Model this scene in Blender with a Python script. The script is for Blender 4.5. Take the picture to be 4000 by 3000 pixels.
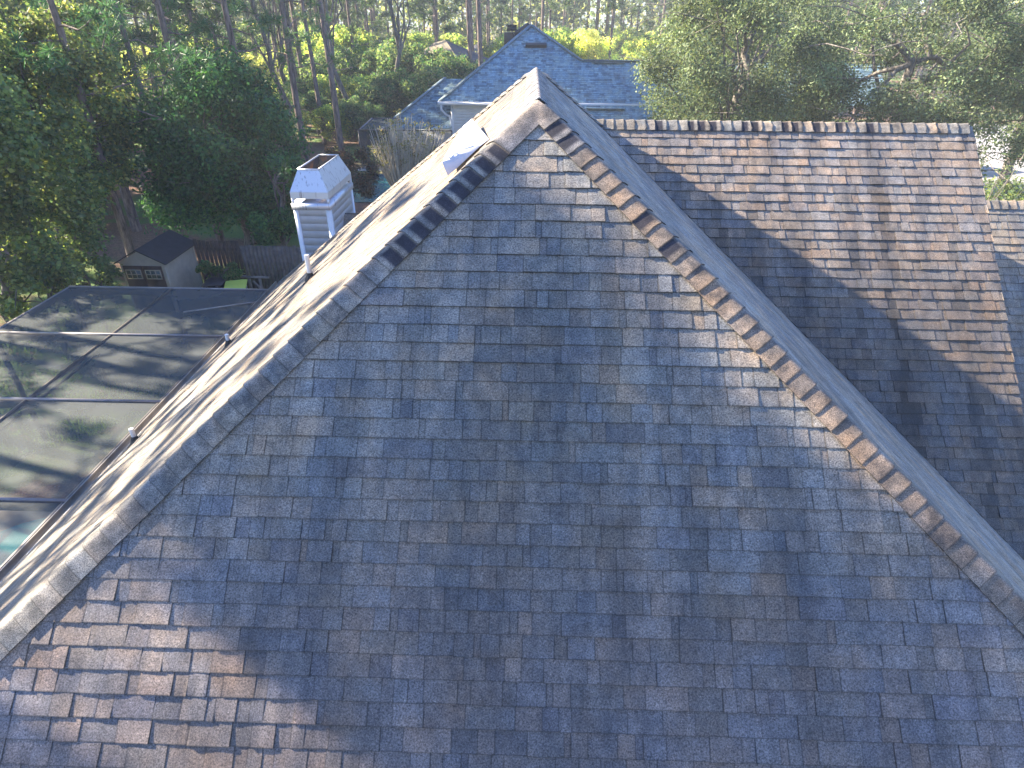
import bpy, math, random
import numpy as np
from mathutils import Matrix, Vector
for _o in list(bpy.data.objects): bpy.data.objects.remove(_o)
SC = bpy.context.scene
COL = SC.collection
R_ = math.radians

# ---------------------------------------------------------------- camera
FPX = 2358.8
PIT, YAW, ROL = 0.5513, -0.0233, 0.0081
CAM = np.array([-0.0778, -5.4262, 0.6107])
fw = np.array([math.sin(YAW)*math.cos(PIT), math.cos(YAW)*math.cos(PIT), -math.sin(PIT)])
r0 = np.array([math.cos(YAW), -math.sin(YAW), 0.0]); u0 = np.cross(r0, fw)
rt = r0*math.cos(ROL)+u0*math.sin(ROL); up = -r0*math.sin(ROL)+u0*math.cos(ROL)
cd = bpy.data.cameras.new('camera'); cam = bpy.data.objects.new('camera', cd); COL.objects.link(cam)
cam.matrix_world = Matrix(((rt[0], up[0], -fw[0], CAM[0]), (rt[1], up[1], -fw[1], CAM[1]), (rt[2], up[2], -fw[2], CAM[2]), (0, 0, 0, 1)))
cd.sensor_width = 36; cd.lens = FPX/4000*36; cd.clip_start = .05; cd.clip_end = 2000
SC.camera = cam
def at(px, py, z=None, y=None, d=None):
    """world point seen at a place of the survey photo, at height z / distance y / depth d"""
    v = fw+rt*(px-2000)/FPX-up*(py-1500)/FPX
    if z is not None: s = (z-CAM[2])/v[2]
    elif y is not None: s = (y-CAM[1])/v[1]
    else: s = d
    return CAM+v*s
# ---------------------------------------------------------------- light
SUN = np.array([-1, .28, .589]); SUN = SUN/np.linalg.norm(SUN)
w = bpy.data.worlds.new("World"); SC.world = w; w.use_nodes = True
nt = w.node_tree; bg = nt.nodes['Background']
sky = nt.nodes.new('ShaderNodeTexSky'); sky.sky_type = 'NISHITA'; sky.sun_disc = False
sky.sun_elevation = math.asin(SUN[2]); sky.sun_rotation = math.atan2(SUN[0], SUN[1])
sky.air_density = 1.2; sky.dust_density = .2; sky.ozone_density = 6.0
tn = nt.nodes.new('ShaderNodeMix'); tn.data_type = 'RGBA'; tn.blend_type = 'MULTIPLY'; tn.inputs[0].default_value = 1
nt.links.new(sky.outputs[0], tn.inputs[6]); tn.inputs[7].default_value = (.78, .93, 1.24, 1)
nt.links.new(tn.outputs[2], bg.inputs[0]); bg.inputs[1].default_value = .068
sl = bpy.data.lights.new('sun', 'SUN'); sl.energy = 5.0; sl.angle = R_(.7); sl.color = (1, .88, .68)
so = bpy.data.objects.new('sun', sl); COL.objects.link(so)
so.rotation_euler = Vector((-SUN[0], -SUN[1], -SUN[2])).to_track_quat('-Z', 'Y').to_euler()
SC.view_settings.view_transform = 'Standard'; SC.view_settings.look = 'None'
SC.view_settings.exposure = 2.35; SC.view_settings.gamma = 1
SC.cycles.max_bounces = 5; SC.cycles.diffuse_bounces = 3; SC.cycles.glossy_bounces = 2
SC.cycles.transmission_bounces = 3; SC.cycles.transparent_max_bounces = 12
SC.cycles.sample_clamp_indirect = 6; SC.cycles.caustics_reflective = False; SC.cycles.caustics_refractive = False

G = -7.9                       # ground level (the apex of the roof is the origin)
# ---------------------------------------------------------------- helpers
def wloc(o):
    p = np.zeros(3)
    while o is not None: p = p+np.array(o.location); o = o.parent
    return p
class MB:
    def __init__(s): s.V = []; s.F = []; s.n = 0; s.C = []
    def add(s, v, f, c=(1, 1, 1)):
        v = np.asarray(v, float).reshape(-1, 3)
        f = np.asarray(f, int)
        s.V.append(v); s.F.append(f+s.n); s.n += len(v)
        c = np.asarray(c, float)
        s.C.append(np.tile(c, (len(v), 1)) if c.ndim == 1 else c)
    def box(s, c, d, M=None, col=(1, 1, 1)):
        c = np.array(c, float); h = np.array(d, float)/2
        v = np.array([[x, y, z] for x in (-1, 1) for y in (-1, 1) for z in (-1, 1)])*h
        if M is not None: v = v@np.asarray(M).T
        s.add(v+c, [[0, 1, 3, 2], [4, 6, 7, 5], [0, 4, 5, 1], [2, 3, 7, 6], [0, 2, 6, 4], [1, 5, 7, 3]], col)
    def beam(s, a, b, wd, ht, col=(1, 1, 1), upv=(0, 0, 1)):
        a = np.array(a, float); b = np.array(b, float); d = b-a; L = np.linalg.norm(d); d /= L
        x = np.cross(d, upv); x /= max(np.linalg.norm(x), 1e-9); z = np.cross(x, d)
        s.box((a+b)/2, (wd, L, ht), np.array([x, d, z]).T, col)
    def tube(s, pts, rad, n=7, col=(1, 1, 1), cap=True):
        pts = np.array(pts, float); k = len(pts)
        rad = np.broadcast_to(rad, (k,))
        T = np.gradient(pts, axis=0); T /= np.linalg.norm(T, axis=1)[:, None]+1e-12
        ref = np.array([.31, .95, .05]); v = []
        for i in range(k):
            x = np.cross(T[i], ref); x /= np.linalg.norm(x)+1e-9; y = np.cross(T[i], x)
            for j in range(n):
                a = 2*math.pi*j/n; v.append(pts[i]+rad[i]*(math.cos(a)*x+math.sin(a)*y))
        f = [[i*n+j, i*n+(j+1) % n, (i+1)*n+(j+1) % n, (i+1)*n+j] for i in range(k-1) for j in range(n)]
        s.add(v, f, col)
        if cap and n == 4: s.F.append(np.array([[0, 1, 2, 3]])+s.n-len(v))
        elif cap:
            for i0 in (0, (k-1)*n):
                c = pts[0] if i0 == 0 else pts[-1]
                m = s.n; s.V.append(np.array([c])); s.C.append(np.tile(np.asarray(col, float), (1, 1))); s.n += 1
                b = m-len(v)+i0 if i0 == 0 else m-1-len(v)+i0
                s.F.append(np.array([[b+j, b+(j+1) % n, m, m] for j in range(n)]))
    def poly(s, pts, col=(1, 1, 1)):
        pts = np.array(pts, float)
        if len(pts) == 3: pts = np.vstack([pts, pts[2]])
        s.add(pts, [[0, 1, 2, 3]], col)
    def prism(s, pts, off, col=(1, 1, 1)):
        p = np.array(pts, float); q = p+np.array(off, float); n = len(p)
        s.ngons = getattr(s, 'ngons', [])
        b = s.n; s.V.append(np.vstack([p, q])); s.C.append(np.tile(np.asarray(col, float), (2*n, 1))); s.n += 2*n
        s.ngons.append([b+i for i in range(n)]); s.ngons.append([b+2*n-1-i for i in range(n)])
        s.F.append(np.array([[b+i, b+(i+1) % n, b+n+(i+1) % n, b+n+i] for i in range(n)]))
    def build(s, name, mat, parent=None, smooth=False, loc=None):
        V = np.vstack(s.V); Q = np.vstack(s.F) if s.F else np.zeros((0, 4), int); C = np.vstack(s.C)
        if loc is not None: V = V-np.array(loc)
        me = bpy.data.meshes.new(name)
        tri = Q[:, 2] == Q[:, 3]
        if getattr(s, 'ngons', None) or tri.any():
            fl = [list(q[:3]) if t else list(q) for q, t in zip(Q.tolist(), tri)]+getattr(s, 'ngons', [])
            me.from_pydata(V.tolist(), [], fl)
        else:
            nv, nf = len(V), len(Q)
            me.vertices.add(nv); me.vertices.foreach_set('co', V.astype(np.float32).ravel())
            me.loops.add(nf*4); me.loops.foreach_set('vertex_index', Q.astype(np.int32).ravel())
            me.polygons.add(nf); me.polygons.foreach_set('loop_start', np.arange(0, nf*4, 4, dtype=np.int32))
            me.update(calc_edges=True)
        if s.colored() or True:
            a = me.color_attributes.new('tint', 'FLOAT_COLOR', 'POINT')
            a.data.foreach_set('color', np.c_[C, np.ones(len(C))].astype(np.float32).ravel())
        if smooth: me.polygons.foreach_set('use_smooth', np.ones(len(me.polygons), bool))
        me.validate()
        me.materials.append(mat)
        o = bpy.data.objects.new(name, me); COL.objects.link(o)
        if loc is not None: o.location = loc
        if parent is not None:
            o.parent = parent
            o.location = np.array(loc if loc is not None else (0, 0, 0))-wloc(parent)
        return o
    def colored(s): return True
def tag(o, label=None, cat=None, group=None, kind=None):
    if label: o['label'] = label
    if cat: o['category'] = cat
    if group: o['group'] = group
    if kind: o['kind'] = kind
    return o
def empty(name, loc=(0, 0, 0)):
    o = bpy.data.objects.new(name, None); COL.objects.link(o); o.location = loc; o.empty_display_size = .3; return o
def copy_tree(o, loc, rz=0, sc=1, parent=None):
    c = o.copy(); COL.objects.link(c)
    if parent is None: c.location = loc; c.rotation_euler = (0, 0, rz); c.scale = (sc, sc, sc)
    else: c.parent = parent
    for ch in o.children: copy_tree(ch, None, parent=c)
    return c

# ---------------------------------------------------------------- materials
def newmat(name):
    m = bpy.data.materials.new(name); m.use_nodes = True
    n = m.node_tree; return m, n, n.nodes, n.links, n.nodes['Principled BSDF']
def nd(N, t, **k):
    x = N.new(t)
    for a, b in k.items(): setattr(x, a, b)
    return x
def noise(N, L, vec, scale, detail=3, rough=.55, stretch=None):
    if stretch:
        mp = N.new('ShaderNodeMapping'); mp.inputs['Scale'].default_value = stretch; L.new(vec, mp.inputs[0]); vec = mp.outputs[0]
    t = N.new('ShaderNodeTexNoise'); t.inputs['Scale'].default_value = scale; t.inputs['Detail'].default_value = detail; t.inputs['Roughness'].default_value = rough
    L.new(vec, t.inputs[0]); return t.outputs['Fac']
def ramp(N, L, f, a, b, pa=0., pb=1.):
    r = N.new('ShaderNodeValToRGB'); r.color_ramp.elements[0].position = pa; r.color_ramp.elements[1].position = pb
    r.color_ramp.elements[0].color = (*a, 1); r.color_ramp.elements[1].color = (*b, 1); L.new(f, r.inputs[0]); return r.outputs[0]
def mul(N, L, a, b, mode='MULTIPLY', fac=1.):
    m = N.new('ShaderNodeMix'); m.data_type = 'RGBA'; m.blend_type = mode; m.inputs[0].default_value = fac
    L.new(a, m.inputs[6]); L.new(b, m.inputs[7]); return m.outputs[2]
def simple(name, col, rough=.7, metal=0., var=.25, scale=4., bump=0.):
    m, n, N, L, p = newmat(name)
    g = nd(N, 'ShaderNodeTexCoord').outputs['Object']
    f = noise(N, L, g, scale, 5)
    c = ramp(N, L, f, tuple(x*(1-var) for x in col), tuple(min(1, x*(1+var)) for x in col), .3, .7)
    L.new(c, p.inputs['Base Color']); p.inputs['Roughness'].default_value = rough; p.inputs['Metallic'].default_value = metal
    if bump:
        b = N.new('ShaderNodeBump'); b.inputs['Distance'].default_value = bump; b.inputs['Strength'].default_value = .8
        L.new(noise(N, L, g, scale*8, 4), b.inputs['Height']); L.new(b.outputs[0], p.inputs['Normal'])
    return m
def shingle_mat(name, base=(1, 1, 1), gran=.8, stain=.55, gs=170., sx=(2.0, .3, .3)):
    m, n, N, L, p = newmat(name)
    g = nd(N, 'ShaderNodeTexCoord').outputs['Object']
    a = nd(N, 'ShaderNodeAttribute', attribute_name='tint').outputs['Color']
    gr = noise(N, L, g, gs, 3, .75)
    c1 = ramp(N, L, gr, (1-gran,)*3, (1+gran,)*3, .34, .66)
    c = mul(N, L, a, c1)
    sp = noise(N, L, g, gs*1.6, 1, .5)
    c = mul(N, L, c, ramp(N, L, sp, (1, 1, 1), (2.6, 2.5, 2.4), .70, .76))
    st = noise(N, L, g, 1.6, 5, .62, sx)
    wm = noise(N, L, g, 2.3, 4, .6)
    c = mul(N, L, c, ramp(N, L, wm, (.90, .97, 1.06), (1.14, 1.02, .88), .42, .66))
    c = mul(N, L, c, ramp(N, L, st, (1-stain, 1-stain*.97, 1-stain*.9), (1.12, 1.1, 1.08), .36, .60))
    bl = noise(N, L, g, 9., 4, .6)
    c = mul(N, L, c, ramp(N, L, bl, (.72, .72, .73), (1.18, 1.15, 1.12), .32, .68))
    bs = N.new('ShaderNodeRGB'); bs.outputs[0].default_value = (*base, 1)
    c = mul(N, L, c, bs.outputs[0])
    L.new(c, p.inputs['Base Color']); p.inputs['Roughness'].default_value = .68; p.inputs['Specular IOR Level'].default_value = .5
    b = N.new('ShaderNodeBump'); b.inputs['Distance'].default_value = .0008; b.inputs['Strength'].default_value = .5
    L.new(noise(N, L, g, gs*.8, 3, .7), b.inputs['Height']); L.new(b.outputs[0], p.inputs['Normal'])
    return m
def leaf_mat(name, trans=.35, rough=.5, spec=.5, gain=1.):
    m, n, N, L, p = newmat(name)
    a = nd(N, 'ShaderNodeAttribute', attribute_name='tint').outputs['Color']
    L.new(a, p.inputs['Base Color']); p.inputs['Roughness'].default_value = rough; p.inputs['Specular IOR Level'].default_value = spec
    t = N.new('ShaderNodeBsdfTranslucent')
    br = N.new('ShaderNodeMix'); br.data_type = 'RGBA'; br.blend_type = 'MULTIPLY'; br.inputs[0].default_value = 1
    L.new(a, br.inputs[6]); br.inputs[7].default_value = (2.1*gain, 1.95*gain, 1.15*gain, 1); L.new(br.outputs[2], t.inputs[0])
    mx = N.new('ShaderNodeMixShader'); mx.inputs[0].default_value = trans
    L.new(p.outputs[0], mx.inputs[1]); L.new(t.outputs[0], mx.inputs[2]); L.new(mx.outputs[0], N['Material Output'].inputs[0])
    return m
def screen_mat(name, col, op):
    m, n, N, L, p = newmat(name)
    p.inputs['Base Color'].default_value = (*col, 1); p.inputs['Roughness'].default_value = .7
    tr = N.new('ShaderNodeBsdfTransparent'); tl = N.new('ShaderNodeBsdfTranslucent'); tl.inputs[0].default_value = (*col, 1)
    m1 = N.new('ShaderNodeMixShader'); m1.inputs[0].default_value = .35; L.new(p.outputs[0], m1.inputs[1]); L.new(tl.outputs[0], m1.inputs[2])
    g = nd(N, 'ShaderNodeTexCoord').outputs['Object']
    f = ramp(N, L, noise(N, L, g, 1.3, 4), (op-.08,)*3, (op+.08,)*3, .3, .7)
    mx = N.new('ShaderNodeMixShader'); L.new(f, mx.inputs[0]); L.new(tr.outputs[0], mx.inputs[1]); L.new(m1.outputs[0], mx.inputs[2])
    L.new(mx.outputs[0], N['Material Output'].inputs[0]); return m
def ground_mat():
    m, n, N, L, p = newmat('ground_litter')
    g = nd(N, 'ShaderNodeTexCoord').outputs['Object']
    litter = ramp(N, L, noise(N, L, g, 14, 6, .75), (.05, .028, .018), (.34, .19, .12), .3, .72)
    grass = ramp(N, L, noise(N, L, g, 20, 6, .75), (.035, .07, .012), (.17, .28, .05), .3, .7)
    f = ramp(N, L, noise(N, L, g, .16, 6, .62), (0, 0, 0), (1, 1, 1), .47, .54)
    mx = N.new('ShaderNodeMix'); mx.data_type = 'RGBA'; L.new(f, mx.inputs[0]); L.new(litter, mx.inputs[6]); L.new(grass, mx.inputs[7])
    L.new(mx.outputs[2], p.inputs['Base Color']); p.inputs['Roughness'].default_value = .95
    b = N.new('ShaderNodeBump'); b.inputs['Distance'].default_value = .06; L.new(noise(N, L, g, 18, 5, .7), b.inputs['Height']); L.new(b.outputs[0], p.inputs['Normal'])
    return m
def bark_mat(name, a, b):
    m, n, N, L, p = newmat(name)
    g = nd(N, 'ShaderNodeTexCoord').outputs['Object']
    f = noise(N, L, g, 9, 5, .7, (1, 1, .22))
    L.new(ramp(N, L, f, a, b, .35, .65), p.inputs['Base Color']); p.inputs['Roughness'].default_value = .95
    bp = N.new('ShaderNodeBump'); bp.inputs['Distance'].default_value = .03; L.new(f, bp.inputs['Height']); L.new(bp.outputs[0], p.inputs['Normal']); return m
M = {}
M['shingle'] = shingle_mat('weathered_shingle', gs=95., stain=.42, gran=.68)
M['shingle_far'] = shingle_mat('blue_grey_shingle', base=(.80, 1.04, 1.10), gran=.2, stain=.25, gs=60)
M['cap'] = shingle_mat('cap_shingle', gran=.85, stain=.6, gs=150., sx=(4, 4, 4))
M['white'] = simple('white_paint', (.74, .75, .76), .5, var=.06)
M['siding'] = simple('white_siding', (.80, .82, .83), .55, var=.08, scale=2)
M['pvc'] = simple('white_pvc', (.8, .8, .78), .4, var=.04)
M['rubber'] = simple('black_rubber', (.02, .02, .022), .6)
M['gutter'] = simple('tan_aluminium', (.30, .27, .23), .5, .1)
M['frame'] = simple('bronze_aluminium', (.10, .09, .085), .45, .3)
M['frame_l'] = simple('worn_aluminium', (.30, .27, .26), .5, .2)
M['screen'] = screen_mat('insect_screen', (.125, .142, .148), .64)
M['screen_d'] = screen_mat('dark_screen', (.05, .06, .08), .62)
M['ground'] = ground_mat()
M['concrete'] = simple('concrete', (.42, .38, .33), .9, var=.2, scale=2)
M['street'] = simple('bright_concrete', (.36, .34, .33), .9, var=.1)
M['grass'] = simple('grass_blades', (.09, .17, .03), .9, var=.6, scale=8)
M['tan'] = simple('tan_board', (.42, .37, .30), .8, var=.12)
M['brown'] = simple('dark_brown_board', (.045, .026, .02), .8)
M['dark_roof'] = simple('dark_shed_shingle', (.03, .03, .035), .9)
M['fence'] = simple('grey_fence_wood', (.13, .11, .10), .95, var=.4, scale=5)
M['fence_b'] = simple('brown_fence_wood', (.07, .045, .035), .95, var=.4, scale=5)
M['bin'] = simple('green_plastic', (.012, .04, .025), .5)
M['lid'] = simple('yellow_plastic', (.52, .60, .10), .5, var=.06)
M['mark'] = simple('white_print', (.75, .75, .75), .6, var=.02)
M['black_pl'] = simple('black_plastic', (.02, .02, .03), .5)
M['wood'] = simple('weathered_plank', (.26, .24, .22), .9, var=.3)
M['glass'] = simple('dark_glass', (.05, .08, .08), .15)
M['brick_dark'] = simple('dark_metal', (.02, .02, .022), .5)
M['pine_bark'] = bark_mat('pine_bark', (.06, .045, .045), (.30, .22, .19))
M['oak_bark'] = bark_mat('oak_bark', (.05, .042, .036), (.26, .23, .2))
M['twig'] = bark_mat('pale_twig', (.36, .32, .26), (.66, .58, .47))
M['leaf'] = leaf_mat('leaf', .42, .6, .25)
M['gloss'] = leaf_mat('glossy_leaf', .25, .55, .25)
M['bright'] = leaf_mat('bright_leaf', .55, .6, .2, 1.7)
M['needle'] = leaf_mat('needle', .3, .5, .4)
M['tar'] = simple('bare_asphalt_mat', (.03, .028, .035), .8)
def metal_cap():
    m, n, N, L, p = newmat('streaked_metal')
    g = nd(N, 'ShaderNodeTexCoord').outputs['Object']
    st = noise(N, L, g, 16, 2, .5, (1, 1, .07))
    L.new(ramp(N, L, st, (.28, .27, .30), (.64, .66, .70), .29, .42), p.inputs['Base Color'])
    p.inputs['Roughness'].default_value = .38; p.inputs['Metallic'].default_value = .45; return m
M['metal'] = metal_cap()
def rust_in():
    m, n, N, L, p = newmat('sooty_rusty_metal')
    g = nd(N, 'ShaderNodeTexCoord').outputs['Object']
    L.new(ramp(N, L, noise(N, L, g, 3, 4), (.03, .04, .07), (.30, .13, .05), .45, .62), p.inputs['Base Color']); p.inputs['Roughness'].default_value = .6; return m
M['rust'] = rust_in()
def water_mat(c):
    m, n, N, L, p = newmat('pool_water')
    g = nd(N, 'ShaderNodeTexCoord').outputs['Object']
    L.new(ramp(N, L, noise(N, L, g, 1.2, 3), tuple(x*.8 for x in c), tuple(x*1.2 for x in c)), p.inputs['Base Color'])
    p.inputs['Roughness'].default_value = .12
    b = N.new('ShaderNodeBump'); b.inputs['Distance'].default_value = .02; L.new(noise(N, L, g, 5, 3), b.inputs['Height']); L.new(b.outputs[0], p.inputs['Normal']); return m
M['water'] = water_mat((.03, .13, .15)); M['pool'] = water_mat((.12, .50, .52))

# ================================================================= HOUSE ROOF
T, Q = 1.0, 0.8308            # pitches: hip end 12/12, sides 10/12
LR, W = 3.4275, 6.1278        # ridge length, half width
YR, ZR, RX = 4.161, -0.7344, 6.338
EX = .143
rng = np.random.default_rng(7)
PAL = np.array([(.215, .185, .165), (.20, .18, .17), (.175, .165, .165), (.235, .19, .16), (.19, .17, .155), (.168, .155, .158), (.205, .19, .18)])
PAL = PAL*np.array([1.2, 1.2, 1.08])
PW = np.array([.24, .2, .17, .12, .14, .07, .06])
def shingles(mb, O, U, V, lo, hi, s_end, s0=.0, seg=.03, pal=PAL, pw=PW, ex=EX, wav=.0016, thick=1., rng=rng, sidec=.4, edge=False, cfun=None, umax=1e9, umin=-1e9, wmul=1.):
    """laminated shingle courses: every tooth is a real slab lying on the course below"""
    O, U, V = (np.array(a, float) for a in (O, U, V)); Nn = np.cross(U, V); Nn /= np.linalg.norm(Nn)
    if Nn[2] < 0: Nn = -Nn
    ncol = int((s_end-s0)/ex)+1
    for k in range(ncol):
        sb = s0+(k+1)*ex; stp = sb-ex-.012
        if sb > s_end+.01: sb = s_end
        if sb <= 0.03: continue
        stp = max(stp, 0)
        a0, a1 = max(min(lo(sb), lo(stp)), umin), min(max(hi(sb), hi(stp)), umax)
        x = a0-rng.random()*.25; high = rng.random() < .5; drift = 0
        while x < a1:
            wdt = (rng.choice([.10, .14, .19, .24, .32]) if high else rng.choice([.05, .09, .13, .18, .24]))*(.85+.3*rng.random())*wmul
            if x+wdt > a0:
                n = max(2, int(wdt/seg)+1)
                xs = np.linspace(x, x+wdt, n)
                if edge: xs = np.r_[xs[0], xs[0]+.006, xs[1:-1], xs[-1]-.006, xs[-1]]; n += 2
                drift = .6*drift+rng.normal(0, wav, 1)[0]
                hw = np.cumsum(rng.normal(0, wav*.45, n))+drift; hw = np.clip(hw, -.003, .0045)
                hb = (.0088+(.0028 if high else 0)+hw)*thick
                ht = (.0002+(.0028 if high else 0))*thick
                eb = rng.normal(0, .0016)+rng.normal(0, .0007, n)
                sbv = sb+eb
                Lb, Hb = np.array([lo(q) for q in sbv]), np.array([hi(q) for q in sbv])
                xb = np.clip(xs, np.maximum(Lb, umin), np.minimum(Hb, umax)); xt = np.clip(xs, max(lo(stp), umin), min(hi(stp), umax))
                top = O+np.outer(xt, U)+V*stp+Nn*ht
                mid = O+np.outer(xs*0+np.clip(xs, max(lo(.5*(stp+sb)), umin), min(hi(.5*(stp+sb)), umax)), U)+V*(.5*(stp+sb))+np.outer(ht+(hb-ht)*.45, Nn)
                bot = O+np.outer(xb, U)+np.outer(sbv, V)+np.outer(hb, Nn)
                low = O+np.outer(xb, U)+np.outer(sbv-.002, V)-Nn*.004
                ct = pal[rng.choice(len(pal), p=pw)]*(.92+.16*rng.random())*(1.03 if high else .94)
                if cfun is not None: ct = ct*np.asarray(cfun(x+wdt/2, sb))
                i = np.arange(n-1)
                if edge:      # the worn cut edges show bare asphalt
                    near = bot-V*.008-(bot-mid)*0; v = np.vstack([top, mid, near, bot])
                    f = np.vstack([np.c_[i+r*n, i+(r+1)*n, i+(r+1)*n+1, i+r*n+1] for r in range(3)])
                    cc = np.tile(ct, (4*n, 1)); cc[3*n:] *= .38
                    for r in range(4): cc[r*n] *= .45; cc[r*n+n-1] *= .45
                    mb.add(v, f, cc)
                else:
                    v = np.vstack([top, mid, bot]); f = np.vstack([np.c_[i, i+n, i+n+1, i+1], np.c_[i+n, i+2*n, i+2*n+1, i+n+1]])
                    mb.add(v, f, ct)
                v = np.vstack([bot, low]); mb.add(v, np.c_[i, i+n, i+n+1, i+1], ct*.12)  # black asphalt butt face, darkened further for the shadow line beneath
                if high:
                    for j in (0, n-1):
                        v = [top[j], mid[j], bot[j], low[j], mid[j]-Nn*.006, top[j]-Nn*.006]
                        mb.add(v, [[0, 1, 4, 5], [1, 2, 3, 4]], ct*sidec)
            x += wdt; high = not high
        if x < a0: pass
house = empty('house', (0, 0, G))
tag(house, 'big hip roofed house in the foreground under worn brown grey shingles with curled hip caps', 'house')
cT = 1/math.sqrt(1+T*T); cQ = 1/math.sqrt(1+Q*Q*T*T)
ZE = -T*Q*W                   # eave height
def part(mb, name, mat, parent=house, **k): return mb.build(name, M[mat] if isinstance(mat, str) else mat, parent, **k)
S0 = .3729 % EX
def sst(a, b, x): t = min(max((x-a)/(b-a), 0), 1); return t*t*(3-2*t)
_ph = np.random.default_rng(4).random(12)*6.28
def streak(u): return .5+.5*math.sin(3.1*u+_ph[0]+1.3*math.sin(1.7*u+_ph[1]))*math.sin(5.7*u+_ph[2])+.25*math.sin(13*u+_ph[3])
def main_tone(u, s_):      # algae columns down the slope; darker away from the hips and towards the eave
    d = min(u+s_*cT/Q, s_*cT/Q-u); f = 1.08-.34*sst(.1, 2.3, d)*(.75+.5*streak(u)); f2 = 1-.2*sst(2.5, 5, s_)
    return (f*(.35+.65*f2), f*f2, f*(.35+.65*f2)*1.0)
def wing_wear_shade(u, s_):  # stained columns; lower part darkened for stain and the main roof's shade
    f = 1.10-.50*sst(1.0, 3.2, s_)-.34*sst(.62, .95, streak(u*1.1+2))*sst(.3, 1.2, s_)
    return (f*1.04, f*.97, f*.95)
mb = MB()
sE = -ZE/T/cT
shingles(mb, (0, 0, 0), (1, 0, 0), (0, -cT, -cT*T), lambda s: -s*cT/Q, lambda s: s*cT/Q, sE, S0, seg=.022, thick=1.25, wav=.0019, edge=True, cfun=main_tone)
o = part(mb, 'roof_slope', 'shingle'); o['label'] = 'steep triangular front roof slope mostly in blue shade with dark stains'
mb = MB()
shingles(mb, (0, 0, 0), (0, 1, 0), (-cQ, 0, -cQ*Q*T), lambda s: -s*cQ*Q, lambda s: LR+s*cQ*Q, W/cQ, .09, seg=.05, thick=.5, sidec=.6, edge=True, pal=PAL*np.array([.90, .85, .80]))
o = part(mb, 'roof_slope', 'shingle'); o['label'] = 'sunlit left roof slope streaked with tree shadows'
mb = MB()
XD = -ZR/(T*Q)
shingles(mb, (0, 0, 0), (0, 1, 0), (cQ, 0, -cQ*Q*T), lambda s: -s*cQ*Q, lambda s: min(LR+s*cQ*Q, YR-(s*cQ-XD)*Q) if s*cQ > XD else LR+s*cQ*Q, W/cQ, .09, seg=.05, thick=.4, sidec=.9, pal=PAL*1.3)  # palette lightened to stand in for sky sheen at a grazing view
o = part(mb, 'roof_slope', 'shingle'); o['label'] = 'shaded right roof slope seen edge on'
mb = MB()
shingles(mb, (0, YR, ZR), (1, 0, 0), (0, -cT, -cT*T), lambda s: XD+s*cT/Q, lambda s: RX, (ZR-ZE)/T/cT, .125, seg=.022, thick=1.35, wav=.0019, edge=True, cfun=wing_wear_shade)
o = part(mb, 'roof_slope', 'shingle'); o['label'] = 'right wing roof slope, sunlit above and in shadow below'
# rear slopes, decks
mb = MB()
bk = lambda x, y: -(y-LR)*T
e_y = LR+Q*W
mb.prism([(0, LR, -.02), (-W, e_y, ZE-.02), (RX, e_y, ZE-.02), (RX, YR, ZR-.02), (XD, YR, ZR-.02)], (0, 0, -.02), (.2, .18, .16))
part(mb, 'rear_roof_slope', 'shingle')
mb = MB()
for tri in ([(0, 0, 0), (-W, -Q*W, ZE), (W, -Q*W, ZE)], [(0, 0, 0), (0, LR, 0), (-W, e_y, ZE), (-W, -Q*W, ZE)], [(0, 0, 0), (W, -Q*W, ZE), (W, YR-(W-XD)*Q, ZE), (XD, YR, ZR), (0, LR, 0)], [(XD, YR, ZR), (XD+(ZR-ZE)/Q, YR-(ZR-ZE), ZE), (RX, YR-(ZR-ZE), ZE), (RX, YR, ZR)]):
    mb.prism([(a, b, c-.010) for a, b, c in tri], (0, 0, -.05), (.25, .2, .15))
part(mb, 'roof_deck', 'wood')
# walls
mb = MB()
mb.box((0, (e_y-Q*W)/2, (ZE+G)/2-.15), (2*W-1., e_y+Q*W-1., ZE-G-.3))
part(mb, 'wall', 'siding')
mb = MB(); gx = RX-.12
mb.prism([(gx, YR, ZR-.12), (gx, YR-(ZR-ZE)-.0, ZE-.1), (gx, YR-(ZR-ZE), G), (gx, e_y-.4, G), (gx, e_y-.4, ZE-.1)], (-.1, 0, 0))
part(mb, 'gable_wall', 'siding')
mb = MB()  # rake boards of the wing
mb.beam((RX-.03, YR, ZR-.12), (RX-.03, YR-(ZR-ZE), ZE-.12), .024, .14, upv=(0, 1, 0)); part(mb, 'rake_board', 'gutter')
mb = MB()
mb.box((0, -Q*W-.02, ZE-.09), (2*W, .03, .16)); mb.box((W+.02, 0, ZE-.09), (.03, 2*Q*W, .16))
mb.box((-W-.016, (e_y-Q*W)/2, ZE-.1), (.03, e_y+Q*W, .16)); part(mb, 'fascia', 'white')
# gutter on the left eave: trough profile
mb = MB()
prof = [(-.035, -.02), (-.035, -.13), (-.12, -.13), (-.155, -.07), (-.16, -.01), (-.145, -.01), (-.14, -.065), (-.113, -.12), (-.042, -.12), (-.042, -.02)]
mb.prism([(-W+a, -Q*W, ZE+b) for a, b in prof], (0, e_y+Q*W, 0), (1, 1, 1))
o = part(mb, 'gutter', 'gutter')

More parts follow.
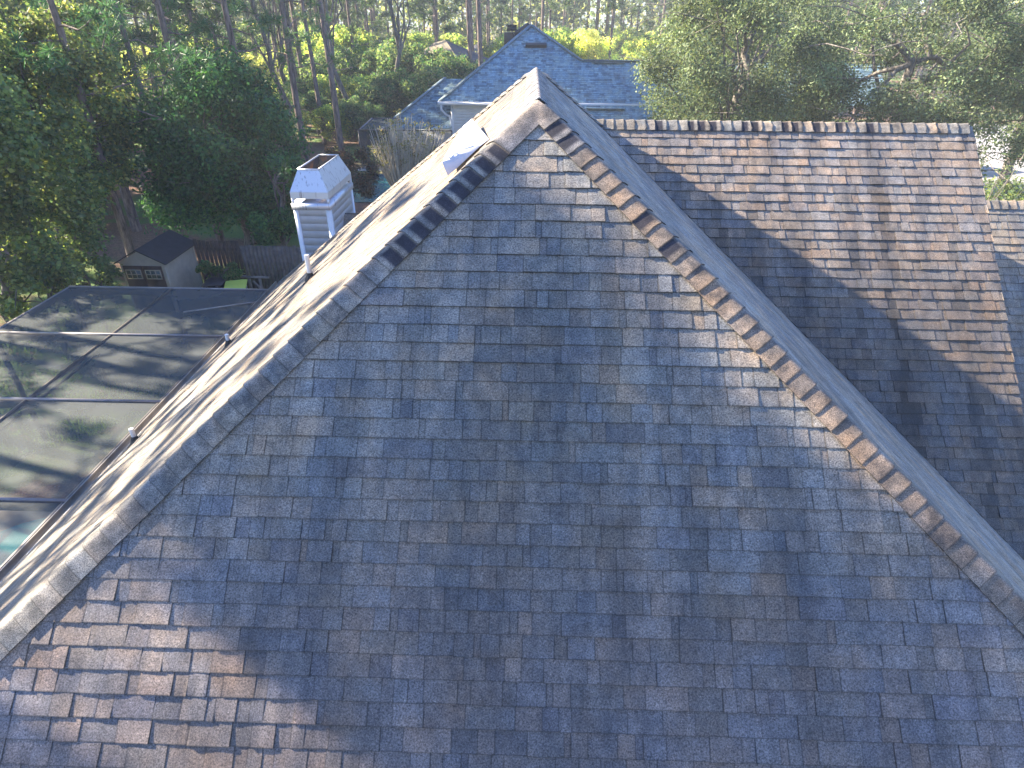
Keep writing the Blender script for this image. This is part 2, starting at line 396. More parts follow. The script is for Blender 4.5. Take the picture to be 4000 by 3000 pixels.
# ---- hip and ridge caps
rc = np.random.default_rng(11)
def cap_piece(mb, P, D, wA, wB, nA, nB, L=.30, ex=.15, h0=.016, h1=.030, wid=.155, cA=None, cB=None, curl=0., tilt=0., darkA=0, ragged=0., sk=None):
    """a bent cap shingle; P upper end of the exposed piece, D down the hip, wA/wB side directions with normals nA/nB"""
    upn = nA+nB; upn = upn/np.linalg.norm(upn)
    na = 7; rows = []; cols = []
    tt = np.r_[np.linspace(-.25, .93, 8), 1]
    us = [-1, -.72, -.4, -.12, 0, .12, .4, .72, 1]
    rg = rc.normal(0, ragged, len(us))
    for t in tt:
        for j, u in enumerate(us):
            wv, nv = (wA, nA) if u < 0 else (wB, nB)
            a = abs(u)
            h = h0+(h1-h0)*max(t, 0)+curl*max(t-.3, 0)**2*(1.1-.5*a)
            h += -.003*a**3
            bend = np.exp(-(a/.15)**2)
            p = P+D*(ex*t+(rg[j] if t == 1 else 0))+wv*(a*wid)+nv*(h*(1-bend))+upn*(h*bend-.004*bend)
            rows.append(p)
            c = cA if u < 0 else cB
            if u == 0: c = (cA+cB)/2
            c = c.copy()
            if u < -.1 and darkA and .08 < t < .72 and u > -1.01: c = np.array([.026, .023, .03])*(.9+.3*rc.random())
            if u > .1 and darkA and .1 < t < .80: c = c*.55
            if t == 1: c = c*.35
            cols.append(c)
    n = len(us); f = []
    for i in range(len(tt)-1):
        for j in range(n-1): f.append([i*n+j, i*n+j+1, (i+1)*n+j+1, (i+1)*n+j])
    V = np.array(rows); C = np.array(cols)
    mb.add(V, f, C)
    lastr = V[-n:]; low = lastr-upn*(.010)-D*.002
    i = np.arange(n-1); mb.add(np.vstack([lastr, low]), np.c_[i, i+1, i+n+1, i+n], (.05, .045, .045) if sk is None else sk)
    for j in (0, n-1):
        e = V[j::n]; lw = e-(nA if j == 0 else nB)*.006; k = len(e); i = np.arange(k-1)
        mb.add(np.vstack([e, lw]), np.c_[i, i+1, i+k+1, i+k], (.06, .055, .055))
def side(D, Npl, ref):
    w_ = np.cross(D, Npl); w_ /= np.linalg.norm(w_)
    return w_ if w_@np.array(ref) > 0 else -w_
nF = np.array([0, -T, 1])*cT; nF /= np.linalg.norm(nF)
nL = np.array([-Q*T, 0, 1.]); nL /= np.linalg.norm(nL)
nR = np.array([Q*T, 0, 1.]); nR /= np.linalg.norm(nR)
nB = np.array([0, T, 1.]); nB /= np.linalg.norm(nB)
CB = np.array((.215, .19, .17))
def ccol(a=.85, b=.3): return PAL[rc.choice([0, 1, 3, 6, 4])]*(a+b*rc.random())
LAB = {}
DL = np.array([-1, -Q, -T*Q]); DL /= np.linalg.norm(DL)
wF, wS = side(DL, nF, (1, -1, 0)), side(DL, nL, (-1, 1, 0))
capn = 0
loose = MB()
NL_DARK = range(4, 13)
def nail(P, par):
    nb = MB(); nb.tube([P, P+nF*.004], .0065, 8); nb.build('nail', M['mark'], par)
i = 0; d = .12
while d < 9.4:
    e_ = .15
    P = DL*d; m_ = MB()
    dark = 1 if 3 <= i < 12 else 0
    ca, cb = ccol(), ccol()
    if i == 0: e_ = .42; ca = CB*1.05; cb = CB
    cap_piece(m_, P, DL, wF, wS, nF, nL, ex=e_, cA=ca, cB=cb, darkA=dark, h0=.024, h1=.034, ragged=.004 if dark else .001, curl=.004 if not dark else .0)
    if d < 5.6:
        o = part(m_, 'hip_cap', 'cap'); capn += 1
        if dark: o['label'] = 'hip cap with bare black patch'
        if dark and i % 2 == 0: nail(P+DL*.075+wF*.08+nF*.024, o)
    else: loose.V += [v for v in m_.V]; loose.C += m_.C; loose.F += [f+loose.n for f in m_.F]; loose.n += m_.n
    d += e_; i += 1 if e_ < .3 else 3
DRt = np.array([1, -Q, -T*Q]); DRt /= np.linalg.norm(DRt)
wF2, wR = side(DRt, nF, (-1, -1, 0)), side(DRt, nR, (1, 1, 0))
d = .10; i = 0
while d < 9.4:
    P = DRt*d; m_ = MB()
    dark = 1 if i in (1, 2, 8, 10) else 0
    br = np.array((.23, .175, .13))*(.85+.35*rc.random())
    cap_piece(m_, P, DRt, wF2, wR, nF, nR, ex=.15, cA=br if i > 2 else CB, cB=ccol(), darkA=dark, h0=.024, h1=.028+.007*rc.random(), curl=.008*rc.random(), ragged=.006 if dark else .002)
    if d < 5.6:
        o = part(m_, 'hip_cap', 'cap'); capn += 1
        o['label'] = 'curled rusty brown hip cap' if not dark else 'broken hip cap with black bare patch'
    else: loose.V += m_.V; loose.C += m_.C; loose.F += [f+loose.n for f in m_.F]; loose.n += m_.n
    d += .15; i += 1
# wing ridge
DW = np.array([1., 0, 0]); wWf, wWb = side(DW, nF, (0, -1, 0)), side(DW, nB, (0, 1, 0))
x = XD-.05; i = 0
while x < RX-.1:
    m_ = MB(); dark = rc.random() < .38 and x < 5.0
    c = ccol(.95, .3)
    exw = .15*(.9+.25*rc.random())
    cap_piece(m_, np.array([x, YR, ZR]), DW, wWf, wWb, nF, nB, ex=exw, cA=c, cB=c, darkA=1 if dark else 0, h0=.024, h1=.034, curl=.007, ragged=.008)
    if capn < 100: o = part(m_, 'ridge_cap', 'cap'); capn += 1
    else: loose.V += m_.V; loose.C += m_.C; loose.F += [f+loose.n for f in m_.F]; loose.n += m_.n
    x += exw; i += 1
# main ridge, running away from the camera
DR = np.array([0, -1., 0]); y = LR
wA, wB = side(DR, nL, (-1, 0, 0)), side(DR, nR, (1, 0, 0))
while y > .17:
    m_ = MB(); c = np.array((.30, .28, .26))
    cap_piece(m_, np.array([0, y, 0]), DR, wA, wB, nL, nR, ex=.15, cA=c, cB=c, h0=.014, h1=.017, curl=.0, ragged=.003, sk=(.3, .28, .26))
    loose.V += m_.V; loose.C += m_.C; loose.F += [f+loose.n for f in m_.F]; loose.n += m_.n
    y -= .15
for sx, w1, n1 in ((-1, nL, nL), (1, nR, nR)):
    DD = np.array([sx, Q, -T*Q]); DD /= np.linalg.norm(DD)
    ws, wb = side(DD, n1, (sx, -1, 0)), side(DD, nB, (-sx, 1, 0)); d = .05
    while d < (9.4 if sx < 0 else 1.6):
        m_ = MB(); cap_piece(m_, np.array([0, LR, 0])+DD*d, DD, ws, wb, n1, nB, ex=.15, cA=ccol(), cB=ccol(), h0=.012, h1=.03, curl=.02)
        loose.V += m_.V; loose.C += m_.C; loose.F += [f+loose.n for f in m_.F]; loose.n += m_.n
        d += .15
o = part(loose, 'ridge_caps', 'cap'); o['kind'] = 'stuff'

# ---- vent pipes on the left slope
def onleft(px, py):
    v = at(px, py, d=1.)-CAM; s = -(CAM@nL)/(v@nL); return CAM+v*s
for px, py, h, lb in ((1213, 1088, .34, 'white vent pipe nearest the chimney'), (895, 1345, .19, 'short white vent pipe in the middle'), (530, 1722, .22, 'white vent pipe nearest the camera')):
    P = onleft(px, py)
    m_ = MB(); m_.tube([P-[0, 0, .08], P+[0, 0, h]], .033, 14, cap=False); m_.tube([P+[0, 0, h], P+[0, 0, h-.12]], .027, 14, col=(.3, .3, .3)); 
    ang = np.linspace(0, 2*math.pi, 15)
    a1 = [P+[.033*math.cos(a), .033*math.sin(a), h] for a in ang[:-1]]; a2 = [P+[.027*math.cos(a), .027*math.sin(a), h] for a in ang[:-1]]
    m_.add(a1+a2, [[j, (j+1) % 14, 14+(j+1) % 14, 14+j] for j in range(14)])
    pipe = part(m_, 'vent_pipe', 'pvc', smooth=False); pipe['label'] = lb
    m_ = MB(); vdn = np.array([-cQ, 0, -cQ*Q]); uu = np.array([0, 1., 0])
    m_.tube([P-[0, 0, .03], P+[0, 0, .05], P+[0, 0, .09]], [.085, .05, .037], 12, cap=False)
    b = P+nL*.014; m_.prism([b+uu*.10+vdn*.10, b-uu*.10+vdn*.10, b-uu*.10-vdn*.13, b+uu*.10-vdn*.13], nL*-.006)
    m_.build('boot', M['rubber'], pipe)
# ---- loose bent sheet lying on the left slope near the apex
sh = MB()
low_ = [at(a, b, y=yy) for a, b, yy in ((1749, 685, 0), (1790, 650, .06), (1826, 616, .12), (1872, 573, .2), (1907, 546, .28))]
crest = [at(a, b, y=yy) for a, b, yy in ((1728, 634, .01), (1752, 610, .07), (1781, 585, .13), (1850, 563, .21), (1909, 543, .29))]
mid_ = [at(a, b, y=yy) for a, b, yy in ((1736, 614, .5), (1762, 572, .7), (1793, 537, .8), (1850, 512, .7), (1888, 512, .55))]
mid_[4] = crest[4]+[.0, .004, 0]
far_ = [at(a, b, y=yy) for a, b, yy in ((1749, 590, 1.4), (1781, 534, 1.7), (1809, 493, 1.9), (1842, 464, 1.9), (1878, 452, 1.4))]
far_[4] = crest[4]+[.0, .012, .002]
rows = [low_, crest, mid_, far_]
sh.add([p for r_ in rows for p in r_], [[i*5+j, i*5+j+1, (i+1)*5+j+1, (i+1)*5+j] for i in range(3) for j in range(4)])
sh.add([p-np.array([0, 0, .004]) for r_ in rows for p in r_], [[(i+1)*5+j, (i+1)*5+j+1, i*5+j+1, i*5+j] for i in range(3) for j in range(4)])
M['sheet'] = simple('pale_underlay', (.62, .62, .64), .45, var=.06, scale=8)
sheet = sh.build('roofing_sheet', M['sheet'], smooth=False)
tag(sheet, 'loose bent pale grey sheet lying on the sunlit left slope just below the roof apex', 'sheet')

# ---- lower right roof wing
wing2 = np.array([RX+.02, 5.48, -2.15])
mb = MB(); sl2 = 3.0/cT
shingles(mb, (0, 5.48, -2.15), (1, 0, 0), (0, -cT, -cT), lambda s: RX-.05, lambda s: 13.5, sl2, .1, seg=.03, thick=1.35, edge=True)
o = part(mb, 'roof_slope', 'shingle'); o['label'] = 'lower roof slope beyond the right wing gable'
mb = MB(); mb.prism([(RX-.05, 5.48, -2.165), (RX-.05, 5.48-3, -5.165), (13.5, 5.48-3, -5.165), (13.5, 5.48, -2.165)], (0, 0, -.05), (.2, .2, .2))
mb.prism([(RX-.05, 5.485, -2.165), (13.5, 5.485, -2.165), (13.5, 8.4, -5.08), (RX-.05, 8.4, -5.08)], (0, 0, -.05), (.2, .2, .2)); part(mb, 'roof_deck', 'shingle')
mb = MB(); mb.box((9.9, 5.4, (G-5.3)/2), (7., 5.0, -5.3-G)); part(mb, 'wall', 'siding')
mb = MB(); x = RX
while x < 13.2:
    c = ccol(.95, .3); cap_piece(mb, np.array([x, 5.48, -2.15]), DW, wWf, wWb, nF, nB, ex=.15, cA=c, cB=c, h0=.022, h1=.034, curl=.006, ragged=.003); x += .15
part(mb, 'ridge_cap_row', 'cap')['kind'] = 'stuff'

# ---- chimney at the rear left
mb = MB()
cy0 = 8.75; cx0, cx1 = at(1148, 798, y=cy0)[0], at(1284, 800, y=cy0)[0]; zt = at(1284, 800, y=cy0)[2]; cy1 = at(1367, 719, z=zt)[1]
# lap boards as real clapboards
def clap(mb, a, b, z0, z1, nrm, pitch=.178, lip=.004):
    a = np.array(a, float); b = np.array(b, float); nrm = np.array(nrm, float); z = z1
    while z > z0:
        zb = max(z-pitch, z0)
        A, B = np.array([*a, 0]), np.array([*b, 0]); n3 = np.array([*nrm, 0])
        mb.add([A+[0, 0, z]+n3*.002, B+[0, 0, z]+n3*.002, B+[0, 0, zb]+n3*lip, A+[0, 0, zb]+n3*lip, A+[0, 0, zb], B+[0, 0, zb]], [[0, 1, 2, 3], [3, 2, 5, 4]])
        z = zb
clap(mb, (cx0, cy0), (cx1, cy0), G, zt-.1, (0, -1)); clap(mb, (cx1, cy0), (cx1, cy1), G, zt-.1, (1, 0))
clap(mb, (cx0, cy1), (cx0, cy0), G, zt-.1, (-1, 0)); clap(mb, (cx1, cy1), (cx0, cy1), G, zt-.1, (0, 1))
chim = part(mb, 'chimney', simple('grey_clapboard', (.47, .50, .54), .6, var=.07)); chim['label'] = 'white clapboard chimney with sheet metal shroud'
mb = MB()
for x_, y_ in ((cx0, cy0), (cx1, cy0), (cx1, cy1), (cx0, cy1)):
    sx = 1 if x_ == cx0 else -1; sy = 1 if y_ == cy0 else -1
    mb.box((x_+sx*.045-sx*.018, y_-sy*.012, (G+zt-.1)/2), (.11, .025, zt-.1-G)); mb.box((x_-sx*.012, y_+sy*.045-sy*.018+sy*.014, (G+zt-.1)/2), (.025, .11, zt-.1-G))
mb.build('corner_board', M['white'], chim)
mb = MB()
mb.box(((cx0+cx1)/2, (cy0+cy1)/2, zt-.04), (cx1-cx0+.10, cy1-cy0+.10, .14)); mb.build('chimney_crown', M['metal'], chim)
mb = MB()
def ring(z, inset): return [(cx0+inset, cy0+inset, z), (cx1-inset, cy0+inset, z), (cx1-inset, cy1-inset, z), (cx0+inset, cy1-inset, z)]
z1 = zt+.14; z2 = z1+.15; z3 = z2+.47
rs = [ring(z1, -.035), ring(z2, -.035), ring(z3, .17)]
for a, b in ((0, 1), (1, 2)):
    for j in range(4): mb.poly([rs[a][j], rs[a][(j+1) % 4], rs[b][(j+1) % 4], rs[b][j]])
for j in range(4):
    q = ring(zt-.02, -.035)[j]; mb.box((q[0]+(.03 if j in (0, 3) else -.03), q[1]+(.03 if j < 2 else -.03), zt+.07), (.055, .055, .18))
tr = ring(z3, .17)
for j in range(4): mb.beam(tr[j], tr[(j+1) % 4], .025, .03)
mb.build('chimney_shroud', M['metal'], chim)
mb = MB(); rs = [ring(z1, -.028), ring(z2, -.028), ring(z3-.01, .178)]
for a, b in ((0, 1), (1, 2)):
    for j in range(4): mb.poly([rs[a][j], rs[b][j], rs[b][(j+1) % 4], rs[a][(j+1) % 4]])
mb.build('shroud_lining', M['rust'], chim)
# rear wing roof beside the chimney
mb = MB(); ry = 9.9; rz = at(1340, 828, y=ry)[2]; rx0 = at(1330, 828, y=ry)[0]
shingles(mb, (0, ry, rz), (1, 0, 0), (0, -cT, -cT), lambda s: rx0, lambda s: 5.0, 2.0, .08, seg=.05)
mb.prism([(rx0, ry, rz-.02), (5, ry, rz-.02), (5, ry+1.5, rz-1.52), (rx0, ry+1.5, rz-1.52)], (0, 0, -.04), (.2, .19, .18))
o = part(mb, 'roof_slope', 'shingle'); o['label'] = 'small rear roof slope beside the chimney'
mb = MB(); mb.prism([(rx0+.05, ry, rz-.06), (rx0+.05, ry-1.5, rz-1.56), (rx0+.05, ry-1.5, G), (rx0+.05, ry+1.5, G), (rx0+.05, ry+1.5, rz-1.56)], (.1, 0, 0)); part(mb, 'gable_wall', 'siding')

# ================================================================= POOL ENCLOSURE
encl = empty('pool_enclosure', (-8.7, 2, G)); tag(encl, 'flat roofed screen pool enclosure against the left eave, dappled with sun', 'enclosure')
EZ = ZE-.04; ex0, ex1, ey0, ey1 = -11.15, -W-.165, -7., 7.98
bys = [ey1, 5.53, 3.07, .6, -1.85, -4.3, ey0]
mb = MB()
nx, ny = 10, 26
for bi in range(len(bys)-1):
    for (xa, xb) in ((ex0, -8.64), (-8.64, ex1)):
        ya, yb = bys[bi], bys[bi+1]; K = 6
        g_ = [(xa+(xb-xa)*i/K, ya+(yb-ya)*j/K, EZ+.0-.05*math.sin(math.pi*i/K)*math.sin(math.pi*j/K)) for i in range(K+1) for j in range(K+1)]
        mb.add(g_, [[i*(K+1)+j, i*(K+1)+j+1, (i+1)*(K+1)+j+1, (i+1)*(K+1)+j] for i in range(K) for j in range(K)])
part(mb, 'screen_roof', 'screen', encl, smooth=True)
mb = MB()
mb.poly([(ex0, ey1, EZ-.05), (ex1, ey1, EZ-.05), (ex1, ey1, G), (ex0, ey1, G)]); mb.poly([(ex0, ey0, EZ-.05), (ex0, ey1, EZ-.05), (ex0, ey1, G), (ex0, ey0, G)])
part(mb, 'screen_wall', 'screen_d', encl)
for y_ in bys:
    mb = MB(); mb.box(((ex0+ex1)/2, y_, EZ-.075), (ex1-ex0, .05, .19)); o = part(mb, 'cross_beam', 'frame', encl)
    mb = MB(); mb.box(((ex0+ex1)/2, y_, EZ+.026), (ex1-ex0, .05, .012)); mb.build('spline_cap', M['frame_l'], o)
for x_ in (ex0, -8.64, ex1-.03):
    mb = MB(); mb.box((x_, (ey0+ey1)/2, EZ-.02 if x_ != ex0 else EZ-.06), (.05, ey1-ey0, .07 if x_ != ex0 else .14)); part(mb, 'purlin', 'frame_l' if x_ == ex0 else 'frame', encl)
for y_ in bys:
    mb = MB(); mb.box((ex0, y_, (EZ+G)/2-.1), (.05, .10, EZ-G-.2)); part(mb, 'post', 'frame', encl)
for x_ in (-8.64, ex1):
    mb = MB(); mb.box((x_, ey1, (EZ+G)/2-.1), (.10, .05, EZ-G-.2)); part(mb, 'post', 'frame', encl)
mb = MB(); mb.box((ex0, (ey0+ey1)/2, G+.9), (.05, ey1-ey0, .05)); mb.box(((ex0+ex1)/2, ey1, G+.9), (ex1-ex0, .05, .05)); part(mb, 'chair_rail', 'frame', encl)
mb = MB(); mb.beam(at(716, 1219, z=EZ+.02), at(1030, 1175, z=EZ+.02), .03, .02); o = part(mb, 'brace', 'frame_l', encl)

# ================================================================= GROUND & SETTING
mb = MB(); gn = 60
xs = np.linspace(-350, 350, gn); ys = np.linspace(-120, 480, gn)
vv = [(a, b, G) for a in xs for b in ys]
mb.add(vv, [[i*gn+j, (i+1)*gn+j, (i+1)*gn+j+1, i*gn+j+1] for i in range(gn-1) for j in range(gn-1)])
tag(mb.build('ground', M['ground']), 'brown pine litter and rough grass', None, None, 'structure')
mb = MB(); mb.box((-8.6, -1.5, G+.03), (5.0, 10.0, .08)); tag(mb.build('pool_deck', M['concrete']), kind='structure')
mb = MB(); pts = []
for k in range(40):
    a = 2*math.pi*k/40; pts.append((-9.1+1.9*math.cos(a), -.6+3.5*math.sin(a)-.1*math.sin(3*a), G+.075))
mb.prism(pts, (0, 0, .008)); tag(mb.build('water', M['pool']), kind='structure')
mb = MB(); P0 = [at(a, b, z=G+.03) for a, b in ((1380, 700), (1560, 670), (1570, 735), (1500, 790), (1340, 790))]
mb.prism(P0, (0, 0, .01)); tag(mb.build('water', M['water']), kind='structure')
mb = MB(); P0 = [at(a, b, z=G+.02) for a, b in ((1450, 640), (1800, 640), (1800, 668), (1380, 668))]
mb.prism(P0, (0, 0, .02)); tag(mb.build('pavement', M['concrete']), kind='structure')
mb = MB(); a_, b_ = at(2900, 330, z=G), at(4200, 430, z=G)
mb.prism([(20, 42, G+.02), (75, 42, G+.02), (75, 56, G+.02), (8, 56, G+.02)], (0, 0, .03)); mb.prism([(14, 27, G+.02), (26, 20, G+.02), (34, 20, G+.02), (34, 42, G+.02), (22, 42, G+.02)], (0, 0, .028))
tag(mb.build('street', M['street']), kind='structure')
# lawn patches (green ground cover)
lr = np.random.default_rng(5)
def grass_patch(cx, cy, rx, ry, n, h=.10, name='grass', pal=((.10, .20, .03), (.16, .27, .05), (.07, .13, .02))):
    a = lr.random(n)*6.283; r = np.sqrt(lr.random(n)); p = np.c_[cx+rx*r*np.cos(a), cy+ry*r*np.sin(a), np.full(n, G+.001)]
    t = lr.normal(0, .35, (n, 2)); d = np.c_[t, np.ones(n)]; d /= np.linalg.norm(d, axis=1)[:, None]
    b = lr.random(n)*6.283; wv = np.c_[np.cos(b), np.sin(b), np.zeros(n)]*.012
    H = h*(.5+lr.random(n))[:, None]
    v = np.stack([p-wv, p+wv, p+wv*.3+d*H, p-wv*.3+d*H], 1).reshape(-1, 3)
    c = np.array(pal)[lr.integers(0, len(pal), n)]*(.7+.6*lr.random((n, 1)))
    m_ = MB(); m_.add(v, np.arange(4*n).reshape(n, 4), np.repeat(c, 4, 0)); o = m_.build(name, M['leaf']); tag(o, kind='stuff'); return o
grass_patch(-12.6, 8.8, 3.6, 4.2, 26000)

# ================================================================= SHED, FENCES, BINS
shed = empty('shed', (-12.3, 12.9, G)); tag(shed, 'small tan garden shed with dark roof and brown double doors under the trees', 'shed')
E1 = at(637, 1028, z=G+1.75); PKx = at(534, 975, y=E1[1])[0]; hw_ = abs(E1[0]-PKx); sx1 = E1[0]; sx0 = PKx-hw_; sy0 = E1[1]; sy1 = sy0+1.9; zw = G+1.75; zp = at(534, 975, y=sy0)[2]-.05
mb = MB()
mb.prism([(sx0, sy0, G), (sx1, sy0, G), (sx1, sy0, zw), (PKx, sy0, zp), (sx0, sy0, zw)], (0, .05, 0))
mb.prism([(sx0, sy1, G), (sx1, sy1, G), (sx1, sy1, zw), (PKx, sy1, zp), (sx0, sy1, zw)], (0, -.05, 0))
mb.box((sx1-.025, (sy0+sy1)/2, (G+zw)/2), (.05, sy1-sy0-.1, zw-G)); mb.box((sx0+.025, (sy0+sy1)/2, (G+zw)/2), (.05, sy1-sy0-.1, zw-G))
part(mb, 'wall', 'tan', shed)
for y_ in (sy0+.03, sy1-.04): mb = MB(); mb.box((sx1+.006, y_, (G+zw)/2), (.02, .09, zw-G)); part(mb, 'corner_trim', 'tan', shed)
mb = MB()
for s_ in (-1, 1):
    ex_ = PKx+s_*(hw_+.12); ez_ = zw-.12*(zp-zw)/hw_
    mb.prism([(PKx, sy0-.1, zp+.03), (ex_, sy0-.1, ez_+.03), (ex_, sy1+.1, ez_+.03), (PKx, sy1+.1, zp+.03)], (0, 0, .04))
part(mb, 'roof', 'dark_roof', shed)
for s_ in (-1, 1):
    xc = PKx+s_*.31; mb = MB(); mb.box((xc, sy0-.02, G+.85), (.60, .03, 1.6))
    dr = part(mb, 'door', 'brown', shed)
    mb = MB(); zc = G+1.38
    for a, b, c, d_ in ((0, .14, .50, .03), (0, -.14, .50, .03), (-.235, 0, .03, .31), (.235, 0, .03, .31), (-.08, 0, .018, .28), (.08, 0, .018, .28), (0, 0, .46, .018)): mb.box((xc+a, sy0-.045, zc+b), (c, .02, d_))
    mb.build('window_frame', M['tan'], dr)
    mb = MB(); mb.box((xc, sy0-.037, zc), (.46, .008, .27)); mb.build('window_pane', M['glass'], dr)
def fence_run(a, b, h, mat, label, name='wooden_fence', seed=1):
    rr = np.random.default_rng(seed); a = np.array(a, float); b = np.array(b, float); L = np.linalg.norm(b-a); d = (b-a)/L
    root = empty(name, (a[0], a[1], G)); tag(root, label, 'fence')
    mb = MB(); n = int(L/.135); pn = np.array([-d[1], d[0]])
    for k in range(n):
        p = a+d*(k+.5)*L/n; hh = h+rr.normal(0, .015); t = (.6+.8*rr.random())
        Mx = np.array([[d[0], -d[1], 0], [d[1], d[0], 0], [0, 0, 1.]])
        mb.box((p[0], p[1], G+hh/2), (.118, .02, hh), Mx, (t, t, t))
    mb.build('picket_panel', mat, root, loc=None)
    mb = MB()
    for z in (.35, h-.3):
        mb.beam((*(a+pn*.03), G+z), (*(b+pn*.03), G+z), .04, .08)
    mb.build('rail', mat, root); return root
fa = at(1000, 965, z=G+1.85); fb = at(1200, 968, z=G+1.85)
def fixpar(root):
    for c in root.children: c.location = -np.array(root.location)
f1 = fence_run((fa[0]-.6, fa[1]+.1), (fb[0]+4.5, fb[1]+.1), 1.85, M['fence'], 'weathered grey picket fence behind the bins and the chimney', seed=2)
f2 = fence_run((sx1+.1, sy1-.1), (fa[0]-.75, fa[1]+.4), 1.9, M['fence_b'], 'dark brown wooden fence between the shed and the grey fence', seed=3)
# wheelie bin
def wheelie(loc, rz, name, bmat, lmat, label, s=1., mark=True):
    root = empty(name, (*loc, G)); tag(root, label, 'bin')
    c_, s_ = math.cos(rz), math.sin(rz)
    def tr(p): return [loc[0]+s*(c_*p[0]-s_*p[1]), loc[1]+s*(s_*p[0]+c_*p[1]), G+s*p[2]]
    mb = MB(); lo_ = [(-.22, -.24), (.22, -.24), (.22, .24), (-.22, .24)]; hi_ = [(-.29, -.34), (.29, -.34), (.29, .36), (-.29, .36)]
    v = [tr((a, b, .08)) for a, b in lo_]+[tr((a, b, .98)) for a, b in hi_]+[tr((a*1.06, b*1.06, .98)) for a, b in hi_]+[tr((a*1.06, b*1.06, 1.02)) for a, b in hi_]
    f = [[0, 3, 2, 1]]+[[k, (k+1) % 4, 4+(k+1) % 4, 4+k] for k in range(4)]+[[4+k, 4+(k+1) % 4, 8+(k+1) % 4, 8+k] for k in range(4)]+[[8+k, 8+(k+1) % 4, 12+(k+1) % 4, 12+k] for k in range(4)]
    mb.add(v, f); mb.build('body', M[bmat], root)
    mb = MB(); K = 8; top = []
    for i in range(K+1):
        for j in range(K+1):
            a, b = -1+2*i/K, -1+2*j/K; top.append(tr((a*.33, b*.39+.01, 1.035+.055*(1-a**4)*(1-b**4)+(.012 if i in (2, 6) and 0 < j < K else 0))))
    mb.add(top, [[i*(K+1)+j, (i+1)*(K+1)+j, (i+1)*(K+1)+j+1, i*(K+1)+j+1] for i in range(K) for j in range(K)])
    rim = [tr((a*.33, b*.39+.01, z)) for z in (1.035, 1.0) for a, b in ((-1, -1), (1, -1), (1, 1), (-1, 1))]
    mb.add(rim, [[k, (k+1) % 4, 4+(k+1) % 4, 4+k] for k in range(4)])
    for a in (-.17, .17): mb.box(tr((a, -.43, 1.0)), (.07*s, .10*s, .035*s), [[c_, -s_, 0], [s_, c_, 0], [0, 0, 1]])
    mb.build('lid', M[lmat], root, smooth=False)
    for a in (-.27, .27):
        mb = MB(); p = tr((a, -.26, .12)); q = tr((a+.05, -.26, .12)); mb.tube([p, q], .12*s, 14); mb.build('wheel', M['rubber'], root)
    if mark:
        mb = MB(); th = np.linspace(0, 2*math.pi, 19)
        def mk(y_, z_): return tr((.294-.02*(1-z_)*.9, y_, z_))
        ro = [mk(.17+.085*math.cos(t), .83+.085*math.sin(t)) for t in th]; ri = [mk(.17+.055*math.cos(t), .83+.055*math.sin(t)) for t in th]
        mb.add(ro+ri, [[k, k+1, 19+k+1, 19+k] for k in range(18)])
        # recycling arrows inside ring and the figure 9 below
        for t0 in (0, 2.09, 4.19):
            arc = [mk(.17+.03*math.cos(t0+t), .83+.03*math.sin(t0+t)) for t in (0, .5, 1., 1.4)]; arc2 = [mk(.17+.017*math.cos(t0+t), .83+.017*math.sin(t0+t)) for t in (0, .5, 1., 1.4)]
            mb.add(arc+arc2, [[k, k+1, 5+k, 4+k] for k in range(3)])
        nine = [(.17+.03*math.cos(t), .68+.03*math.sin(t)) for t in np.linspace(0, 6.28, 13)]+[(.20, .68), (.195, .63), (.17, .60)]
        for k in range(len(nine)-1):
            (a0, b0), (a1, b1) = nine[k], nine[k+1]
            mb.beam(mk(a0, b0), mk(a1, b1), .012, .012)
        mb.build('number_sticker', M['mark'], root)
    for c in root.children: pass
    return root
bp = at(920, 1112, z=G+1.03)
wheelie((bp[0], bp[1]), R_(18), 'wheelie_bin', 'bin', 'lid', 'green wheelie bin with yellow lid and a white number 9, beyond the pool enclosure')
bp2 = at(835, 1108, z=G+.95)
wheelie((bp2[0], bp2[1]+.1), R_(8), 'wheelie_bin', 'black_pl', 'black_pl', 'black wheelie bin in the shade left of the yellow lidded one', .95, False)
bp3 = at(760, 1125, z=G+.9)
mb = MB()
pr = [(-.55, 0), (.55, 0), (.55, .25), (.42, .42), (.15, .5), (-.15, .5), (-.42, .42), (-.55, .25)]
mb.prism([(bp3[0]+a, bp3[1]-.2, G+b*1.4) for a, b in pr], (0, .6, 0)); tag(mb.build('covered_barrow', M['black_pl']), 'low black covered heap between shed and bins', 'cover')
# trestle of old planks
tp = at(1000, 1085, z=G+.75); mb = MB()
root = empty('plank_trestle', (tp[0], tp[1], G)); tag(root, 'old grey plank trestle right of the yellow lidded bin', 'trestle')
mb.beam((tp[0]-.65, tp[1], G+.78), (tp[0]+.45, tp[1]+.05, G+.76), .16, .05); mb.build('top_plank', M['wood'], root)
for a in (-.25, .12):
    mb = MB(); mb.box((tp[0]+a, tp[1], G+.37), (.09, .05, .75)); mb.build('leg', M['wood'], root)
mb = MB(); mb.beam((tp[0]-.1, tp[1]-.06, G+.65), (tp[0]+.4, tp[1]-.1, G+.05), .07, .05, upv=(0, 1, 0)); mb.build('brace', M['wood'], root)
for k, (px, py, ln, rz) in enumerate(((1075, 1075, .9, .5), (1115, 1100, 1.1, -.3), (1060, 1120, .8, 1.0))):
    p = at(px, py, z=G+.1); mb = MB(); mb.beam(p-[ln/2*math.cos(rz), ln/2*math.sin(rz), 0], p+[ln/2*math.cos(rz), ln/2*math.sin(rz), .12], .12, .03)
    tag(mb.build('plank', M['wood']), ['grey plank leaning in the brush beside the trestle', 'grey plank nearest the grey fence corner', 'grey plank lying lowest by the roof edge'][k], 'plank')

